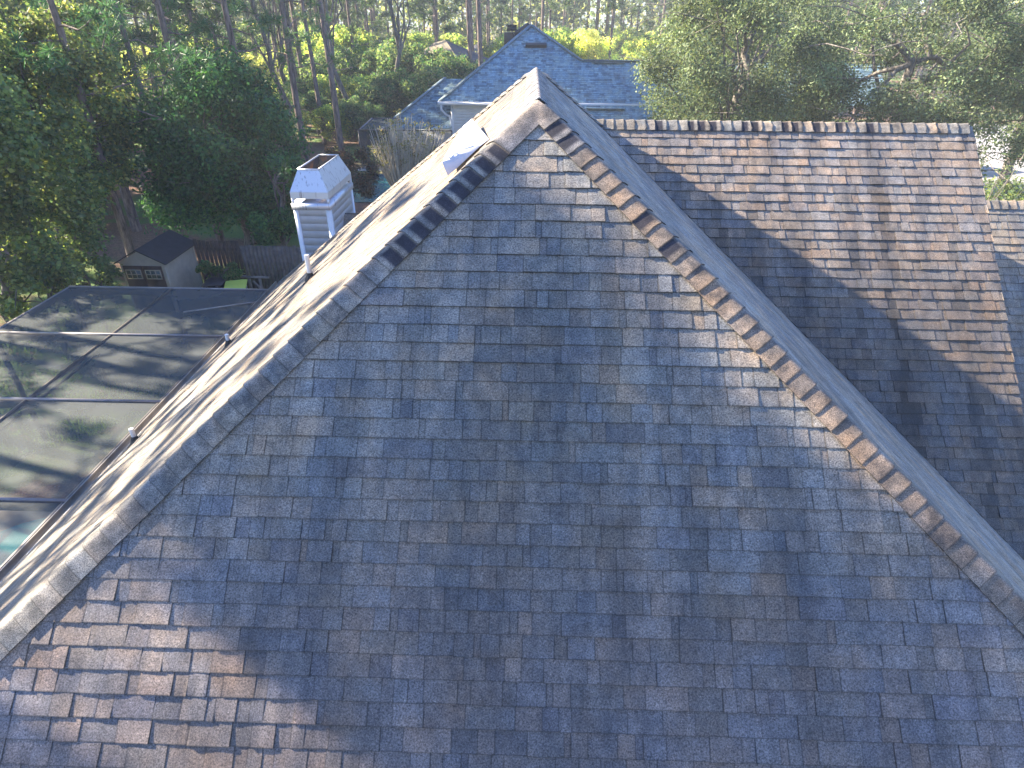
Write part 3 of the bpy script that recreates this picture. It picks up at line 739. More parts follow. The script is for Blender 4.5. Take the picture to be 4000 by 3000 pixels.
# ================================================================= NEIGHBOURING HOUSES
NP = np.array([(.24, .30, .33), (.32, .38, .40), (.14, .185, .215), (.27, .32, .34)]); NW = np.array([.35, .25, .2, .2])
nrg = np.random.default_rng(21)
nb = empty('neighbour_house', (0, 38, G)); tag(nb, 'white sided neighbouring house with blue grey hip roof behind the roof apex', 'house')
NY = 35.5; A0 = at(1718, 396, y=NY); m2 = .78
def onF(px, py):   # point on the neighbour's front roof plane z = A0z + m2*(y-NY)
    n_ = np.array([0, -m2, 1.]); v = at(px, py, d=1)-CAM; s = ((A0-CAM)@n_)/(v@n_); return CAM+v*s
AP = onF(2075, 100); KR = onF(2272, 238); RE = onF(2440, 226); RZ = KR[2]
cN = 1/math.sqrt(1+m2*m2)
slope_len = (AP[1]-A0[1])/cN
hlx = (AP[0]-A0[0])/slope_len; hrx = (KR[0]-AP[0])/((AP[1]-KR[1])/cN)
kS = (AP[1]-KR[1])/cN
XE = 22.
mb = MB()
shingles(mb, AP, (1, 0, 0), (0, -cN, -cN*m2), lambda s: -s*hlx, lambda s: s*hrx if s < kS else XE, slope_len, .05, seg=.3, pal=NP, pw=NW, ex=.15, thick=1.3, rng=nrg, wmul=1.5, sidec=.6)
shingles(mb, A0+np.array([0, 0, 0]), (1, 0, 0), (0, -cN, -cN*m2), lambda s: AP[0]-A0[0]+2.2, lambda s: XE, 2.6, .0, seg=.3, pal=NP*.95, pw=NW, ex=.15, thick=1.3, rng=nrg, wmul=1.5, sidec=.6)
o = part(mb, 'roof_slope', 'shingle_far', nb); o['label'] = 'blue grey front roof slope with a box vent'
mb = MB()
backy = AP[1]+3
le = np.array([A0[0], AP[1]+3+6, A0[2]])
mb.add([A0-[0, 0, .02], AP-[0, 0, .02], AP+[0, 3, -.02], le], [[0, 1, 2, 3]], (.19, .21, .22))
mb.add([KR, np.array([XE+AP[0], KR[1], KR[2]]), np.array([XE+AP[0], KR[1]+5, KR[2]-4]), np.array([KR[0], KR[1]+5, KR[2]-4])], [[0, 1, 2, 3]], (.17, .19, .2))
part(mb, 'side_roof_slope', 'shingle_far', nb)
mb = MB(); mb.beam(A0+[0, 0, .04], AP+[0, 0, .05], .3, .05, (.21, .23, .24)); mb.beam(AP+[0, 0, .05], KR+[0, 0, .04], .3, .05, (.17, .19, .2)); mb.beam(KR+[0, 0, .05], KR+[9, 0, .05], .3, .05, (.17, .19, .2)); part(mb, 'hip_ridge', 'shingle_far', nb)
# step shadows where roof courses lift
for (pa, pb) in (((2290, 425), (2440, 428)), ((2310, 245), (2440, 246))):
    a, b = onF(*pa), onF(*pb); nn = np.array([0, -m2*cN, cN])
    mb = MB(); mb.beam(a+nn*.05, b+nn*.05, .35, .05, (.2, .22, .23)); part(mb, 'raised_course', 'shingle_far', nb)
va, vb = onF(2053, 178), onF(2135, 178)
mb = MB(); nn = np.array([0, -m2*cN, cN]); dn = np.array([0, -cN, -cN*m2])
mb.prism([va+nn*.03-dn*.2, vb+nn*.03-dn*.2, vb+nn*.22+dn*.22, va+nn*.22+dn*.22], nn*.03); vent = part(mb, 'box_vent', 'brick_dark', nb)
mb = MB(); mb.prism([va+nn*.02+dn*.22, vb+nn*.02+dn*.22, vb+nn*.20+dn*.22, va+nn*.20+dn*.22], dn*-.05); mb.build('vent_mouth', M['black_pl'], vent)
mb = MB(); zt2 = A0[2]; wx0 = at(1763, 420, y=NY+.5)[0]
clap(mb, (wx0, NY+.5), (AP[0]+12, NY+.5), G, zt2-.15, (0, -1), .17, .03); mb.box((wx0+.01, NY+6, (G+zt2)/2-.1), (.1, 11, zt2-G-.3)); mb.box((wx0+.05, NY+.47, (G+zt2)/2-.1), (.14, .05, zt2-G-.3)); part(mb, 'wall', 'siding', nb)
mb = MB(); mb.box(((A0[0]+AP[0]+12)/2, NY-.08, zt2-.10), (AP[0]+12-A0[0]+.2, .16, .20)); mb.box((A0[0]-.06, NY+4.6, zt2-.08), (.14, 9.5, .17)); part(mb, 'gutter', 'white', nb)
mb = MB(); mb.tube([(A0[0]+.08, NY-.1, zt2-.15), (A0[0]+.08, NY-.1, zt2-.45), (A0[0]+.3, NY+.1, zt2-.75), (wx0-.12, NY+.3, zt2-.9), (wx0-.02, NY+.36, zt2-1.2), (wx0-.02, NY+.36, G)], .07, 8); part(mb, 'downspout', 'white', nb)
for (px, py, s_) in ((1994, 140, .55), (2045, 112, .0)):
    if s_: p = at(px, py, y=AP[1]+2); mb = MB(); mb.box((p[0], p[1], p[2]-.3), (.85, .8, 1.0), col=(1, 1, 1)); mb.box((p[0]+.1, p[1], p[2]+.45), (.65, .65, .3)); mb.box((p[0]+.1, p[1], p[2]+.64), (.8, .8, .06)); part(mb, 'chimney', 'brick_dark', nb)
    else: p = at(px, py, y=AP[1]+.7); mb = MB(); mb.beam(p-[.6, .1, .35], p+[.35, .1, .25], .5, .25); part(mb, 'ridge_vent', 'brick_dark', nb)
# lower left wing of that house
e2 = at(1650, 504, y=37.2); m3 = .75; c3 = 1/math.sqrt(1+m3*m3)
def onG(px, py):
    n_ = np.array([0, -m3, 1.]); v = at(px, py, d=1)-CAM; s = ((e2-CAM)@n_)/(v@n_); return CAM+v*s
HT = onG(1739, 306); HB = onG(1545, 461); sl3 = (HT[1]-37.2)/c3; hs = (HT[0]-HB[0])/((HT[1]-HB[1])/c3)
mb = MB()
shingles(mb, HT, (1, 0, 0), (0, -c3, -c3*m3), lambda s: -s*hs, lambda s: wx0-HT[0]+.3, sl3, .05, seg=.3, pal=NP*.8, pw=NW, ex=.15, thick=1.3, rng=nrg, wmul=1.5, sidec=.6)
o = part(mb, 'roof_slope', 'shingle_far', nb); o['label'] = 'lower hipped roof slope left of the white wall'
mb = MB(); HBe = HT+np.array([-sl3*hs, -sl3*c3, -sl3*c3*m3]); mb.beam(HBe+[0, 0, .05], HT+[0, 0, .05], .3, .06, (.22, .24, .25)); part(mb, 'hip_ridge', 'shingle_far', nb)
mb = MB(); mb.add([HBe, HT, HT+[0, 3, 0], HBe+[0, 9, 0]], [[0, 1, 2, 3]], (.18, .2, .21)); part(mb, 'side_roof_slope', 'shingle_far', nb)
mb = MB(); mb.box((HBe[0]+4.5, 41.4, (G+e2[2])/2), (8., 8, e2[2]-G-.1)); part(mb, 'wall', 'siding', nb)
ps = [at(1684, 503, y=35.6), at(1765, 497, y=35.6), at(1765, 465, y=36.6), at(1762, 466, y=36.6)]
mb = MB(); mb.prism([ps[0], ps[1], ps[2]], (0, 0, -.06), (.5, .48, .42)); o = part(mb, 'porch_roof', 'shingle_far', nb)
# neighbour's pool cage
cg = empty('screen_cage', (-7, 35.4, G)); tag(cg, 'dark screened cage on the neighbouring house behind the twiggy bush', 'enclosure')
ca, cb = at(1400, 506, y=34.), at(1765, 506, y=34.)
mb = MB(); zc = ca[2]
mb.poly([(ca[0], 34, zc), (cb[0], 34, zc), (cb[0], 34, G), (ca[0], 34, G)]); mb.poly([(ca[0], 34, zc), (ca[0], 35.9, zc), (ca[0], 35.9, G), (ca[0], 34, G)]); part(mb, 'screen_wall', 'screen_d', cg)
t1, t2, t3, t4 = at(1455, 461, y=35.8), at(1565, 462, y=35.8), at(1512, 522, y=34.02), at(1405, 505, y=34.)
mb = MB(); mb.poly([t4, t1, t2, (t2[0]-.9, 34, zc)]); part(mb, 'screen_roof', 'screen', cg)
for a, b in ((t4, t1), (t1, t2), (t2, np.array([t2[0]-.9, 34, zc])), (np.array([ca[0], 34, zc]), np.array([cb[0], 34, zc])), (np.array([ca[0], 34, zc-1.1]), np.array([cb[0], 34, zc-1.1]))):
    mb = MB(); mb.beam(a-[0, .03, 0], b-[0, .03, 0], .06, .07); part(mb, 'frame_bar', 'frame_l' if b is t1 or a is t2 else 'frame', cg)
for k in range(6):
    x_ = ca[0]+(cb[0]-ca[0])*k/5; mb = MB(); mb.box((x_, 33.97, (G+zc)/2), (.07, .06, zc-G)); part(mb, 'post', 'frame', cg)
# brown roofed house
bh = empty('brown_roofed_house', (-5, 60, G)); tag(bh, 'far house with tan and dark brown hip roof seen through the pines', 'house')
ap = at(1740, 156, y=62); n1_ = at(1850, 306, y=55); l1_ = at(1560, 250, y=62); r1_ = at(1960, 265, y=62)
zb = -4.9
apx = np.array([ap[0], 62, ap[2]]); cN_ = np.array([at(1852, 300, y=56)[0], 56, zb]); cL_ = np.array([cN_[0]-9, 61, zb]); cR_ = np.array([cN_[0]+5, 64, zb]); cF = np.array([cN_[0]-4, 69, zb])
apL = apx-[1.2, -.5, .25]
mb = MB(); mb.add([cN_, apx, apL, cL_], [[0, 1, 2, 3]], (.30, .19, .12)); part(mb, 'roof_slope', 'shingle_far', bh)['label'] = 'sunlit tan roof slope'  # sun and shade of one hip roof are put into its slope colours
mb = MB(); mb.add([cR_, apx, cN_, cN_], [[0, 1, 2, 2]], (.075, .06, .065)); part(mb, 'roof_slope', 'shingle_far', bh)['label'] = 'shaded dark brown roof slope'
mb = MB(); mb.prism([cN_-[0, -.5, .05], cR_-[.5, 0, .05], cF-[0, .5, .05], cL_+[.5, 0, -.05]], (0, 0, G-zb)); part(mb, 'wall', 'tan', bh)
for k, (px, py, yy, wd, hh, cc, lb) in enumerate(((1885, 178, 75, 5, 1.6, (.30, .2, .15), 'small tan roofed house right of the dark brown roof'), (1330, 165, 110, 9, 3.2, (.42, .45, .5), 'pale blue grey house farthest back among the pines'), (1475, 160, 118, 6, 4.2, (.5, .52, .56), 'pale narrow house end behind the pine trunks'), (1530, 350, 60, 8, 1.5, (.2, .13, .11), 'low brown roofed house hidden in the mid trees'))):
    p = at(px, py, y=yy); root = empty('far_house', (p[0], yy, G)); tag(root, lb, 'house')
    zt_ = p[2]
    mb = MB(); mb.prism([(p[0]-wd/2-.3, yy, zt_-hh*.6), (p[0]-wd*.2, yy+2.5, zt_), (p[0]+wd*.2, yy+2.5, zt_), (p[0]+wd/2+.3, yy, zt_-hh*.6)], (0, 0, -.15), cc); mb.build('roof', M['shingle_far'], root)
    mb = MB(); mb.box((p[0], yy+3, (G+zt_-hh*.6)/2), (wd, 5, zt_-hh*.6-G)); mb.build('wall', M['siding'] if k in (1, 2) else M['tan'], root)
    mb = MB(); mb.box((p[0]-wd*.2, yy+.48, zt_-hh*.6-1.2), (1.0, .06, 1.1)); mb.box((p[0]+wd*.2, yy+.48, zt_-hh*.6-1.2), (1.0, .06, 1.1)); mb.build('window', M['glass'], root)

# ================================================================= VEGETATION
def leafcloud(mb, cen, rad, per, size, pal, rs, asp=.5, squash=.8, jit=.35, cj=.25, shell=.45, upb=.35):
    cen = np.asarray(cen, float); K = len(cen); rad = np.broadcast_to(rad, (K,)); per = np.broadcast_to(per, (K,)).astype(int)
    idx = np.repeat(np.arange(K), per); n = len(idx)
    d = rs.normal(size=(n, 3)); d /= np.linalg.norm(d, axis=1)[:, None]
    r = rad[idx]*(rs.random(n)**shell)*(1+.15*rs.normal(size=n))
    p = cen[idx]+d*r[:, None]*[1, 1, squash]
    nn = d*.5+rs.normal(size=(n, 3))*.6+[0, 0, upb]; nn /= np.linalg.norm(nn, axis=1)[:, None]
    t = np.cross(nn, rs.normal(size=(n, 3))); t /= np.linalg.norm(t, axis=1)[:, None]; b = np.cross(nn, t)
    L = size*(.6+.8*rs.random(n))[:, None]; Wd = L*asp
    v = np.stack([p-t*L*.5, p+b*Wd*.5+nn*L*.06, p+t*L*.5, p-b*Wd*.5+nn*L*.06], 1).reshape(-1, 3)
    pal = np.asarray(pal, float)
    ck = (1+cj*rs.normal(size=K)).clip(.45, 1.7)
    c = pal[rs.integers(0, len(pal), n)]*(1-jit+2*jit*rs.random((n, 1)))*ck[idx][:, None]
    mb.add(v, np.arange(4*n).reshape(n, 4), np.repeat(c, 4, 0))
def limb(mb, a, b, r0, r1, rs, sag=.15, n=7, sides=6, col=(1, 1, 1)):
    a = np.array(a, float); b = np.array(b, float); t = np.linspace(0, 1, n)[:, None]; L = np.linalg.norm(b-a)
    p = a+(b-a)*t; p[:, 2] += np.sin(t[:, 0]*math.pi)*L*sag
    w_ = rs.normal(0, L*.03, (n, 3)); w_[0] = 0; p += w_
    mb.tube(p, np.linspace(r0, r1, n), sides, col)
    return p
def clumps_in(rs, c, r, n, rmin=.16, rmax=.3, low=-.8):
    out = []; rr = []
    c = np.array(c, float); r = np.array(r, float)
    while len(out) < n:
        d = rs.normal(size=3); d /= np.linalg.norm(d)
        if d[2] < low: continue
        q = .45+.55*rs.random()**.5
        out.append(c+d*r*q*.86); rr.append(r.mean()*(rmin+(rmax-rmin)*rs.random()))
    return np.array(out), np.array(rr)
def tree(name, label, base, cr, rr, n, per, size, pal, seed, mat='leaf', bark='oak_bark', tr=.18, group=None, asp=.5, rmin=.16, rmax=.3, twigs=0, cat='tree', extra=None, low=-.8, shell=.45, cj=.25, limbs=14):
    rs = np.random.default_rng(seed); base = np.array(base, float)
    root = empty(name, base); tag(root, label, cat, group)
    cen, rad = clumps_in(rs, cr, rr, n, rmin, rmax, low)
    if extra is not None: cen = np.vstack([cen, np.array(extra)[:, :3]]); rad = np.r_[rad, np.array(extra)[:, 3]]
    mb = MB(); top = np.array(cr, float)*[1, 1, 1]+[0, 0, rr[2]*.4]
    tp = limb(mb, base, top, tr, tr*.35, rs, 0, 9, 8)
    for k in range(0, len(cen), max(1, len(cen)//limbs)):
        j = min(8, max(2, int(2+6*rs.random()))); limb(mb, tp[j], cen[k], tr*.35, .02, rs, .06, 7, 5)
    for k in range(twigs):
        c = cen[rs.integers(len(cen))]; e = c+rs.normal(size=3)*[1, 1, .5]*rr[0]*.3; limb(mb, c, e, .03, .006, rs, .05, 5, 4)
    mb.build('trunk', M[bark], root, smooth=True)
    mb = MB(); leafcloud(mb, cen, rad, per*(rad/rad.mean())**2, size, pal, rs, asp=asp, shell=shell, cj=cj)
    mb.build('crown', M[mat], root)
    return root
GREEN_D = [(0.034, 0.11, 0.037), (0.055, 0.152, 0.049), (0.027, 0.085, 0.043), (0.067, 0.171, 0.049)]
GREEN_M = [(0.11, 0.177, 0.073), (0.152, 0.213, 0.085), (0.079, 0.14, 0.067), (0.183, 0.226, 0.098), (0.128, 0.159, 0.079)]
GREEN_Y = [(0.171, 0.232, 0.067), (0.268, 0.305, 0.091), (0.122, 0.189, 0.061), (0.329, 0.323, 0.11), (0.098, 0.159, 0.055)]
OAK = [(0.121, 0.171, 0.077), (0.16, 0.209, 0.099), (0.072, 0.121, 0.061), (0.209, 0.259, 0.132), (0.099, 0.138, 0.066), (0.143, 0.16, 0.088)]
BRT = [(0.39, 0.439, 0.159), (0.488, 0.512, 0.207), (0.317, 0.378, 0.146), (0.537, 0.512, 0.256)]
# dense dark broadleaf beyond the fence
xl, xr = at(560, 700, y=18.2)[0], at(1240, 700, y=18.2)[0]; xc = (xl+xr)/2
tree('evergreen_tree', 'dense dark green glossy broadleaf tree behind the shed and the grey fence', (xc, 18.4, G), (xc, 18.2, -4.1), ((xr-xl)/2, 3.0, 3.8), 125, 470, .15, GREEN_D, 31, mat='gloss', tr=.2, rmin=.18, rmax=.30, twigs=30)
tree('evergreen_tree', 'smaller dark glossy tree right of the dense one, above the chimney', (at(1090, 900, y=16.2)[0], 16.2, G), (at(1090, 700, y=16.2)[0], 16.2, -5.0), (1.5, 1.5, 2.2), 30, 420, .14, GREEN_D, 32, mat='gloss', tr=.12, twigs=8)
# leafy trees at far left
tree('sweetgum_tree', 'leafy yellowing green tree nearest the left edge beside the pool enclosure', (-15.3, 10.6, G), (-15.0, 11.0, -2.6), (3.3, 3.0, 4.6), 100, 620, .115, GREEN_M+GREEN_Y[:3], 33, tr=.2, asp=.8, twigs=60, rmin=.13, rmax=.24, shell=.6)
tree('sweetgum_tree', 'thin leafy green tree left of the shed with brown ground below', (-16.6, 15.4, G), (-16.2, 15.6, -2.2), (3.4, 2.6, 4.4), 90, 560, .12, GREEN_M+GREEN_Y, 34, tr=.16, asp=.8, twigs=60, rmin=.12, rmax=.22, shell=.6)
tree('sweetgum_tree', 'yellow green tree standing deeper in the woods at upper left', (-22, 24, G), (-21.5, 24, -2), (4.5, 3.5, 5), 70, 340, .2, GREEN_M+GREEN_Y, 35, tr=.2, asp=.8, twigs=20)
tree('sapling', 'small leafy sapling in front of the shed doors', (-13.0, 11.0, G), (-13.1, 11.1, -6.3), (1.1, .8, 1.1), 30, 130, .10, GREEN_M, 36, tr=.04, asp=.7, cat='sapling', twigs=6)
tree('sapling', 'leafy low tree hanging over the far left corner of the pool enclosure', (-13.4, 9.6, G), (-13.3, 9.8, -6.2), (1.5, 1.2, 1.3), 28, 160, .12, GREEN_M+GREEN_Y[:2], 37, tr=.05, asp=.7, cat='sapling', twigs=10)
tree('bush', 'bright green bush between the dark bin and the grey fence', (at(850, 1060, y=13.3)[0], 13.2, G), (at(850, 1060, y=13.2)[0], 13.2, G+.9), (.8, .5, .8), 22, 190, .12, GREEN_D+GREEN_M, 38, tr=.04, cat='bush')
# right hand oaks
tree('live_oak', 'big grey green live oak right of the neighbouring roof', (9.3, 24, G), (9.2, 24, -1.6), (4.9, 4., 4.6), 120, 470, .13, OAK, 41, mat='gloss', tr=.3, asp=.45, twigs=60, rmin=.13, rmax=.22, low=-.9)
tree('live_oak', 'big live oak in the middle of the right hand trees with brown dead sprigs', (15.8, 23, G), (15.4, 23, -1.2), (5.0, 4., 4.9), 120, 450, .13, OAK, 42, mat='gloss', tr=.32, asp=.45, twigs=90, rmin=.12, rmax=.2, low=-.9)
tree('live_oak', 'live oak at the top right corner with pale bare limbs', (21.5, 20.5, G), (21.2, 20.5, -.6), (4.6, 3.8, 4.9), 100, 440, .13, OAK+GREEN_M[:2], 43, mat='gloss', tr=.3, asp=.45, twigs=110, rmin=.12, rmax=.2, low=-.9)
tree('live_oak', 'darker live oak behind the right hand trees', (12.5, 33, G), (12.5, 33, -2.2), (6.0, 4, 4.8), 90, 330, .17, OAK, 44, mat='gloss', tr=.3, twigs=20, low=-.9)
tree('live_oak', 'far live oak behind the top right corner', (28, 32, G), (28, 32, -1.5), (7, 4, 6), 90, 330, .18, OAK+GREEN_M, 45, mat='gloss', tr=.3, twigs=20, low=-.9)
tree('small_tree', 'small yellow green tree just past the lower right roof', (13.6, 13.2, G), (13.2, 13., -5.0), (2.2, 1.8, 2.4), 50, 260, .11, OAK+GREEN_Y[:3], 46, tr=.12, asp=.45, twigs=20)
tree('live_oak', 'live oak at the right edge beyond the lower roof', (25.5, 15.5, G), (24.5, 15.5, -2.2), (4.0, 3.4, 4.4), 80, 400, .13, OAK, 49, mat='gloss', tr=.25, asp=.45, twigs=40, rmin=.13, rmax=.22, low=-.9)
# upright sprigs of a shrub behind the wing gable
rs = np.random.default_rng(50); root = empty('sprig_shrub', (9.9, 10.5, G)); tag(root, 'upright pale green sprigs poking up behind the right end of the ridge', 'shrub')
mb = MB(); ml = MB()
for k in range(46):
    b_ = np.array([9.5+rs.normal(0, .75), 10.2+rs.normal(0, .5), -4.6]); e_ = b_+[rs.normal(.25, .3), rs.normal(0, .2), 1.7+1.0*rs.random()]
    p = limb(mb, b_, e_, .014, .004, rs, .02, 6, 4)
    leafcloud(ml, p, .11, 14, .075, OAK+[(.2, .22, .1)], rs, asp=.4, shell=.8)
limb(mb, (9.9, 10.5, G), (9.6, 10.3, -4.5), .1, .05, rs, 0)
mb.build('stem', M['oak_bark'], root); ml.build('foliage', M['leaf'], root)
# small reddish tree and twiggy shrub beside the neighbour's pool
tree('small_tree', 'small dark purple leaved tree between the chimney and the twiggy bush', (at(1350, 760, y=23.)[0], 23., G), (at(1355, 680, y=23.)[0], 23., -5.9), (1.55, 1.4, 1.6), 48, 300, .10, [(.05, .04, .045), (.07, .05, .05), (.035, .05, .04), (.10, .05, .04), (.04, .055, .05)], 47, tr=.08, twigs=14)
rs = np.random.default_rng(51); b0 = at(1590, 800, z=G); root = empty('twiggy_bush', b0); tag(root, 'tall upright twiggy bush of pale bare stems with few leaves', 'bush')
mb = MB(); ml = MB()
for k in range(260):
    an = rs.random()*6.283; rr_ = rs.random()**.6
    e_ = b0+[1.9*rr_*math.cos(an)+.3, 1.2*rr_*math.sin(an), 2.4+2.0*rs.random()*(1.1-.4*rr_)]
    b_ = b0+[.25*math.cos(an), .25*math.sin(an), 0]
    m_ = b_+(e_-b_)*.45+[.2*math.cos(an)*rr_, 0, .2]
    pts = np.array([b_, (b_+m_)/2, m_, (m_+e_)/2+rs.normal(0, .05, 3), e_]); mb.tube(pts, [.028, .024, .02, .016, .009], 4)
    if rs.random() < .55: leafcloud(ml, pts[3:], .22, 9, .11, [(.16, .17, .07), (.12, .15, .06), (.22, .19, .08)], rs, asp=.45, shell=.8)
mb.build('stem', M['twig'], root); ml.build('foliage', M['leaf'], root)
# yellow green tree far behind the neighbour
yb = at(2300, 180, y=70)
tree('yellow_tree', 'bright yellow green tree behind the far roof, left of the oaks', (yb[0], 70, G), (yb[0], 70, -3.6), (4.0, 3, 2.9), 60, 260, .24, BRT, 48, mat='bright', tr=.15)
# mid distance shrubs and small trees
midp = [(1330, 320, 58, 3.0), (1430, 290, 60, 3.2), (1530, 300, 56, 3.4), (1650, 300, 55, 3.2), (1760, 330, 52, 3.0), (1390, 420, 48, 2.4), (1480, 440, 46, 2.2), (1590, 430, 47, 2.5), (1690, 400, 47, 2.6), (1270, 420, 50, 2.3), (1830, 300, 58, 2.6), (1220, 350, 55, 2.6), (1235, 480, 46, 1.7), (1310, 520, 42, 1.6), (1395, 500, 43, 1.7), (1170, 440, 49, 2.0), (1450, 490, 42, 1.5), (1290, 450, 49, 1.9)]
protoA = tree('understory_tree', 'x', (0, 0, 0), (0, 0, 2.6), (2.7, 2.4, 2.3), 60, 210, .2, GREEN_M+GREEN_D[:2], 60, mat='leaf', tr=.1, twigs=12, limbs=10)
protoB = tree('understory_tree', 'x', (0, 0, 0), (0, 0, 2.4), (2.7, 2.4, 2.2), 60, 200, .2, GREEN_Y+GREEN_M[:2], 61, mat='bright', tr=.1, twigs=12, limbs=10)
protoC = tree('understory_tree', 'x', (0, 0, 0), (0, 0, 1.6), (2.4, 2.4, 1.6), 40, 170, .2, BRT+GREEN_Y, 62, mat='bright', tr=.06, twigs=8, limbs=8)
for k, (xx, yy) in enumerate(((-14.5, 45), (-20, 50), (-11, 50.5), (-19, 43))):  # added shade trees: crowns above the view darken the neighbouring front roof
    tree('tall_oak', ['tall hardwood trunk left of the neighbouring house', 'tall hardwood trunk among the pines at upper centre left', 'tall hardwood trunk behind the neighbouring house corner', 'tall hardwood trunk at the edge of the pine group'][k], (xx, yy, G), (xx, yy, 7.5), (4.6, 5, 5.2), 70, 170, .26, GREEN_M, 120+k, tr=.22, rmin=.2, rmax=.32)
rs = np.random.default_rng(70)
pr_used = set()
def put(proto, loc, rz, sc, label, group):
    if proto.name not in pr_used:
        pr_used.add(proto.name); proto.location = loc; proto.rotation_euler = (0, 0, rz); proto.scale = (sc,)*3; c = proto
    else: c = copy_tree(proto, loc, rz, sc)
    tag(c, label, None, group); return c
for k, (px, py, yy, r_) in enumerate(midp):
    p = at(px, py, y=yy); put(protoA if k % 4 != 1 else protoB, (p[0], yy, G), rs.random()*6.28, r_/2.6*1.05, ('dark green' if k % 4 != 1 else 'yellow green')+' understory tree in the thicket left of the neighbouring roof', 'understory trees left of the neighbouring roof')
for k in range(190):
    yy = 62+rs.random()**1.2*80; xx = (-.95+1.5*rs.random())*yy*.85
    if -14 < xx < 25 and yy < 66: continue
    put(protoC if rs.random() < .55 else protoB, (xx, yy, G), rs.random()*6.28, .7+1.0*rs.random(), 'sunlit yellow green shrub on the floor of the pine woods', 'sunlit shrubs under the pines')
for k in range(16):
    xx, yy = -19-14*rs.random(), 16+30*rs.random()
    put(protoB if k % 2 else protoA, (xx, yy, G), rs.random()*6.28, .6+.7*rs.random(), 'leafy undergrowth in the woods at the left', 'undergrowth in the left woods')

# pines
def pine(base, H, seed, r=.17, low=.62, nb=16, blen=2.6, tufts=7, needles=26, nl=.24, nw=.016, lean=(0, 0), label=None, group=None, cent=True, pal=None, dead=6):
    rs = np.random.default_rng(seed); base = np.array(base, float); root = empty('pine_tree', base); tag(root, label, 'tree', group)
    pal = pal or [(.05, .10, .04), (.07, .13, .05), (.04, .085, .045), (.09, .13, .05)]
    mb = MB(); n = 12; t = np.linspace(0, 1, n)[:, None]
    p = base+np.c_[t[:, 0]*lean[0]+np.sin(t[:, 0]*3+seed)*.12, t[:, 0]*lean[1], t[:, 0]*H]; mb.tube(p, r*(1-.75*t[:, 0])+.01, 9)
    cen = []; out = []
    for k in range(nb+dead):
        f = low+(1-low)*((k+.5)/nb) if k < nb else low*(.35+.6*rs.random()); j = f*(n-1); j0 = int(min(j, n-2)); a = p[j0]+(p[j0+1]-p[j0])*(j-j0)
        an = k*2.4+rs.random(); L = blen*(1.15-.75*max(0, (f-low)/(1-low)))*(.7+.6*rs.random())
        if k >= nb: L *= .4
        e_ = a+[L*math.cos(an), L*math.sin(an), L*(.12+.25*rs.random())]
        q = limb(mb, a, e_, .035 if k < nb else .016, .008, rs, -.06, 7, 5)
        if k < nb:
            for i in range(tufts):
                w_ = .45+.55*(i+1)/tufts; j2 = w_*6; j3 = int(min(j2, 5)); c = q[j3]+(q[j3+1]-q[j3])*(j2-j3)+rs.normal(0, .13*L/2, 3)*[1, 1, .6]; cen.append(c); out.append(e_-a+[0, 0, .5*L])
    mb.build('trunk', M['pine_bark'], root, smooth=True)
    cen = np.array(cen); out = np.array(out); out /= np.linalg.norm(out, axis=1)[:, None]
    idx = np.repeat(np.arange(len(cen)), needles); m = len(idx)
    d = rs.normal(size=(m, 3))+out[idx]*.9; d /= np.linalg.norm(d, axis=1)[:, None]
    s_ = np.cross(d, rs.normal(size=(m, 3))); s_ /= np.linalg.norm(s_, axis=1)[:, None]
    L = nl*(.7+.6*rs.random((m, 1))); c0 = cen[idx]
    v = np.stack([c0-s_*nw*.3, c0+s_*nw*.3, c0+d*L+s_*nw*.5-[0, 0, .03], c0+d*L-s_*nw*.5-[0, 0, .03]], 1).reshape(-1, 3)
    c = np.array(pal)[rs.integers(0, len(pal), m)]*(.7+.6*rs.random((m, 1)))
    mb = MB(); mb.add(v, np.arange(4*m).reshape(m, 4), np.repeat(c, 4, 0)); mb.build('crown', M['needle'], root); return root
# individually placed pines
def gp(px, py): return at(px, py, z=G)
named = [((1200, 480), 19, .20, (-1.2, 0), 'leaning pine trunk, leftmost of the close group at upper centre left'),
         ((1212, 470), 20, .24, (-.3, 0), 'thick straight pine in the close group at upper centre left'),
         ((1268, 560), 19, .17, (-.5, 0), 'slender pine just right of the close pair'),
         ((1335, 640), 21, .20, (-.1, 0), 'tall pale barked pine left of the mid thicket'),
         ((1840, 320), 20, .20, (-.2, 0), 'pine with low crooked limbs in front of the brown roof'),
         ((1852, 270), 21, .24, (-.3, 0), 'pale straight pine behind the brown roof'),
         ((1892, 262), 20, .26, (-.8, 0), 'dark leaning pine just left of the neighbouring roof slope')]
for k, (g_, H, r, ln, lb) in enumerate(named):
    b_ = gp(*g_) if k < 4 else at(g_[0], g_[1], y=58 if k == 4 else 66 if k == 5 else 54)
    b_[2] = G; pine(b_, H, 80+k, r, .58 if k != 4 else .36, 16, 2.8, lean=ln, label=lb, nw=.03, nl=.3)
pine((-13.2, 19.5, G), 15, 91, .17, .36, 22, 3.4, 9, 40, .26, .018, label='near pine at upper left with long green needle tufts', pal=[(.04, .11, .05), (.06, .14, .06), (.05, .12, .045)])
pine((-10.6, 24.5, G), 17, 92, .17, .36, 22, 3.6, 9, 40, .26, .02, label='near pine behind the dense tree with drooping needle tufts', pal=[(.04, .11, .05), (.06, .14, .06), (.07, .13, .045)])
pine((-14.4, 15.3, G), 15, 94, .15, .40, 24, 3.0, 10, 46, .26, .018, label='pine with soft bluish green needle boughs above the leafy left trees', pal=[(.05, .14, .07), (.07, .17, .08), (.06, .15, .06)])
pine((-11.8, 21.5, G), 16.5, 96, .16, .42, 24, 3.0, 10, 46, .26, .018, label='pine with bluish green boughs hanging over the dense dark tree', pal=[(.05, .14, .07), (.07, .17, .08), (.08, .16, .06)])
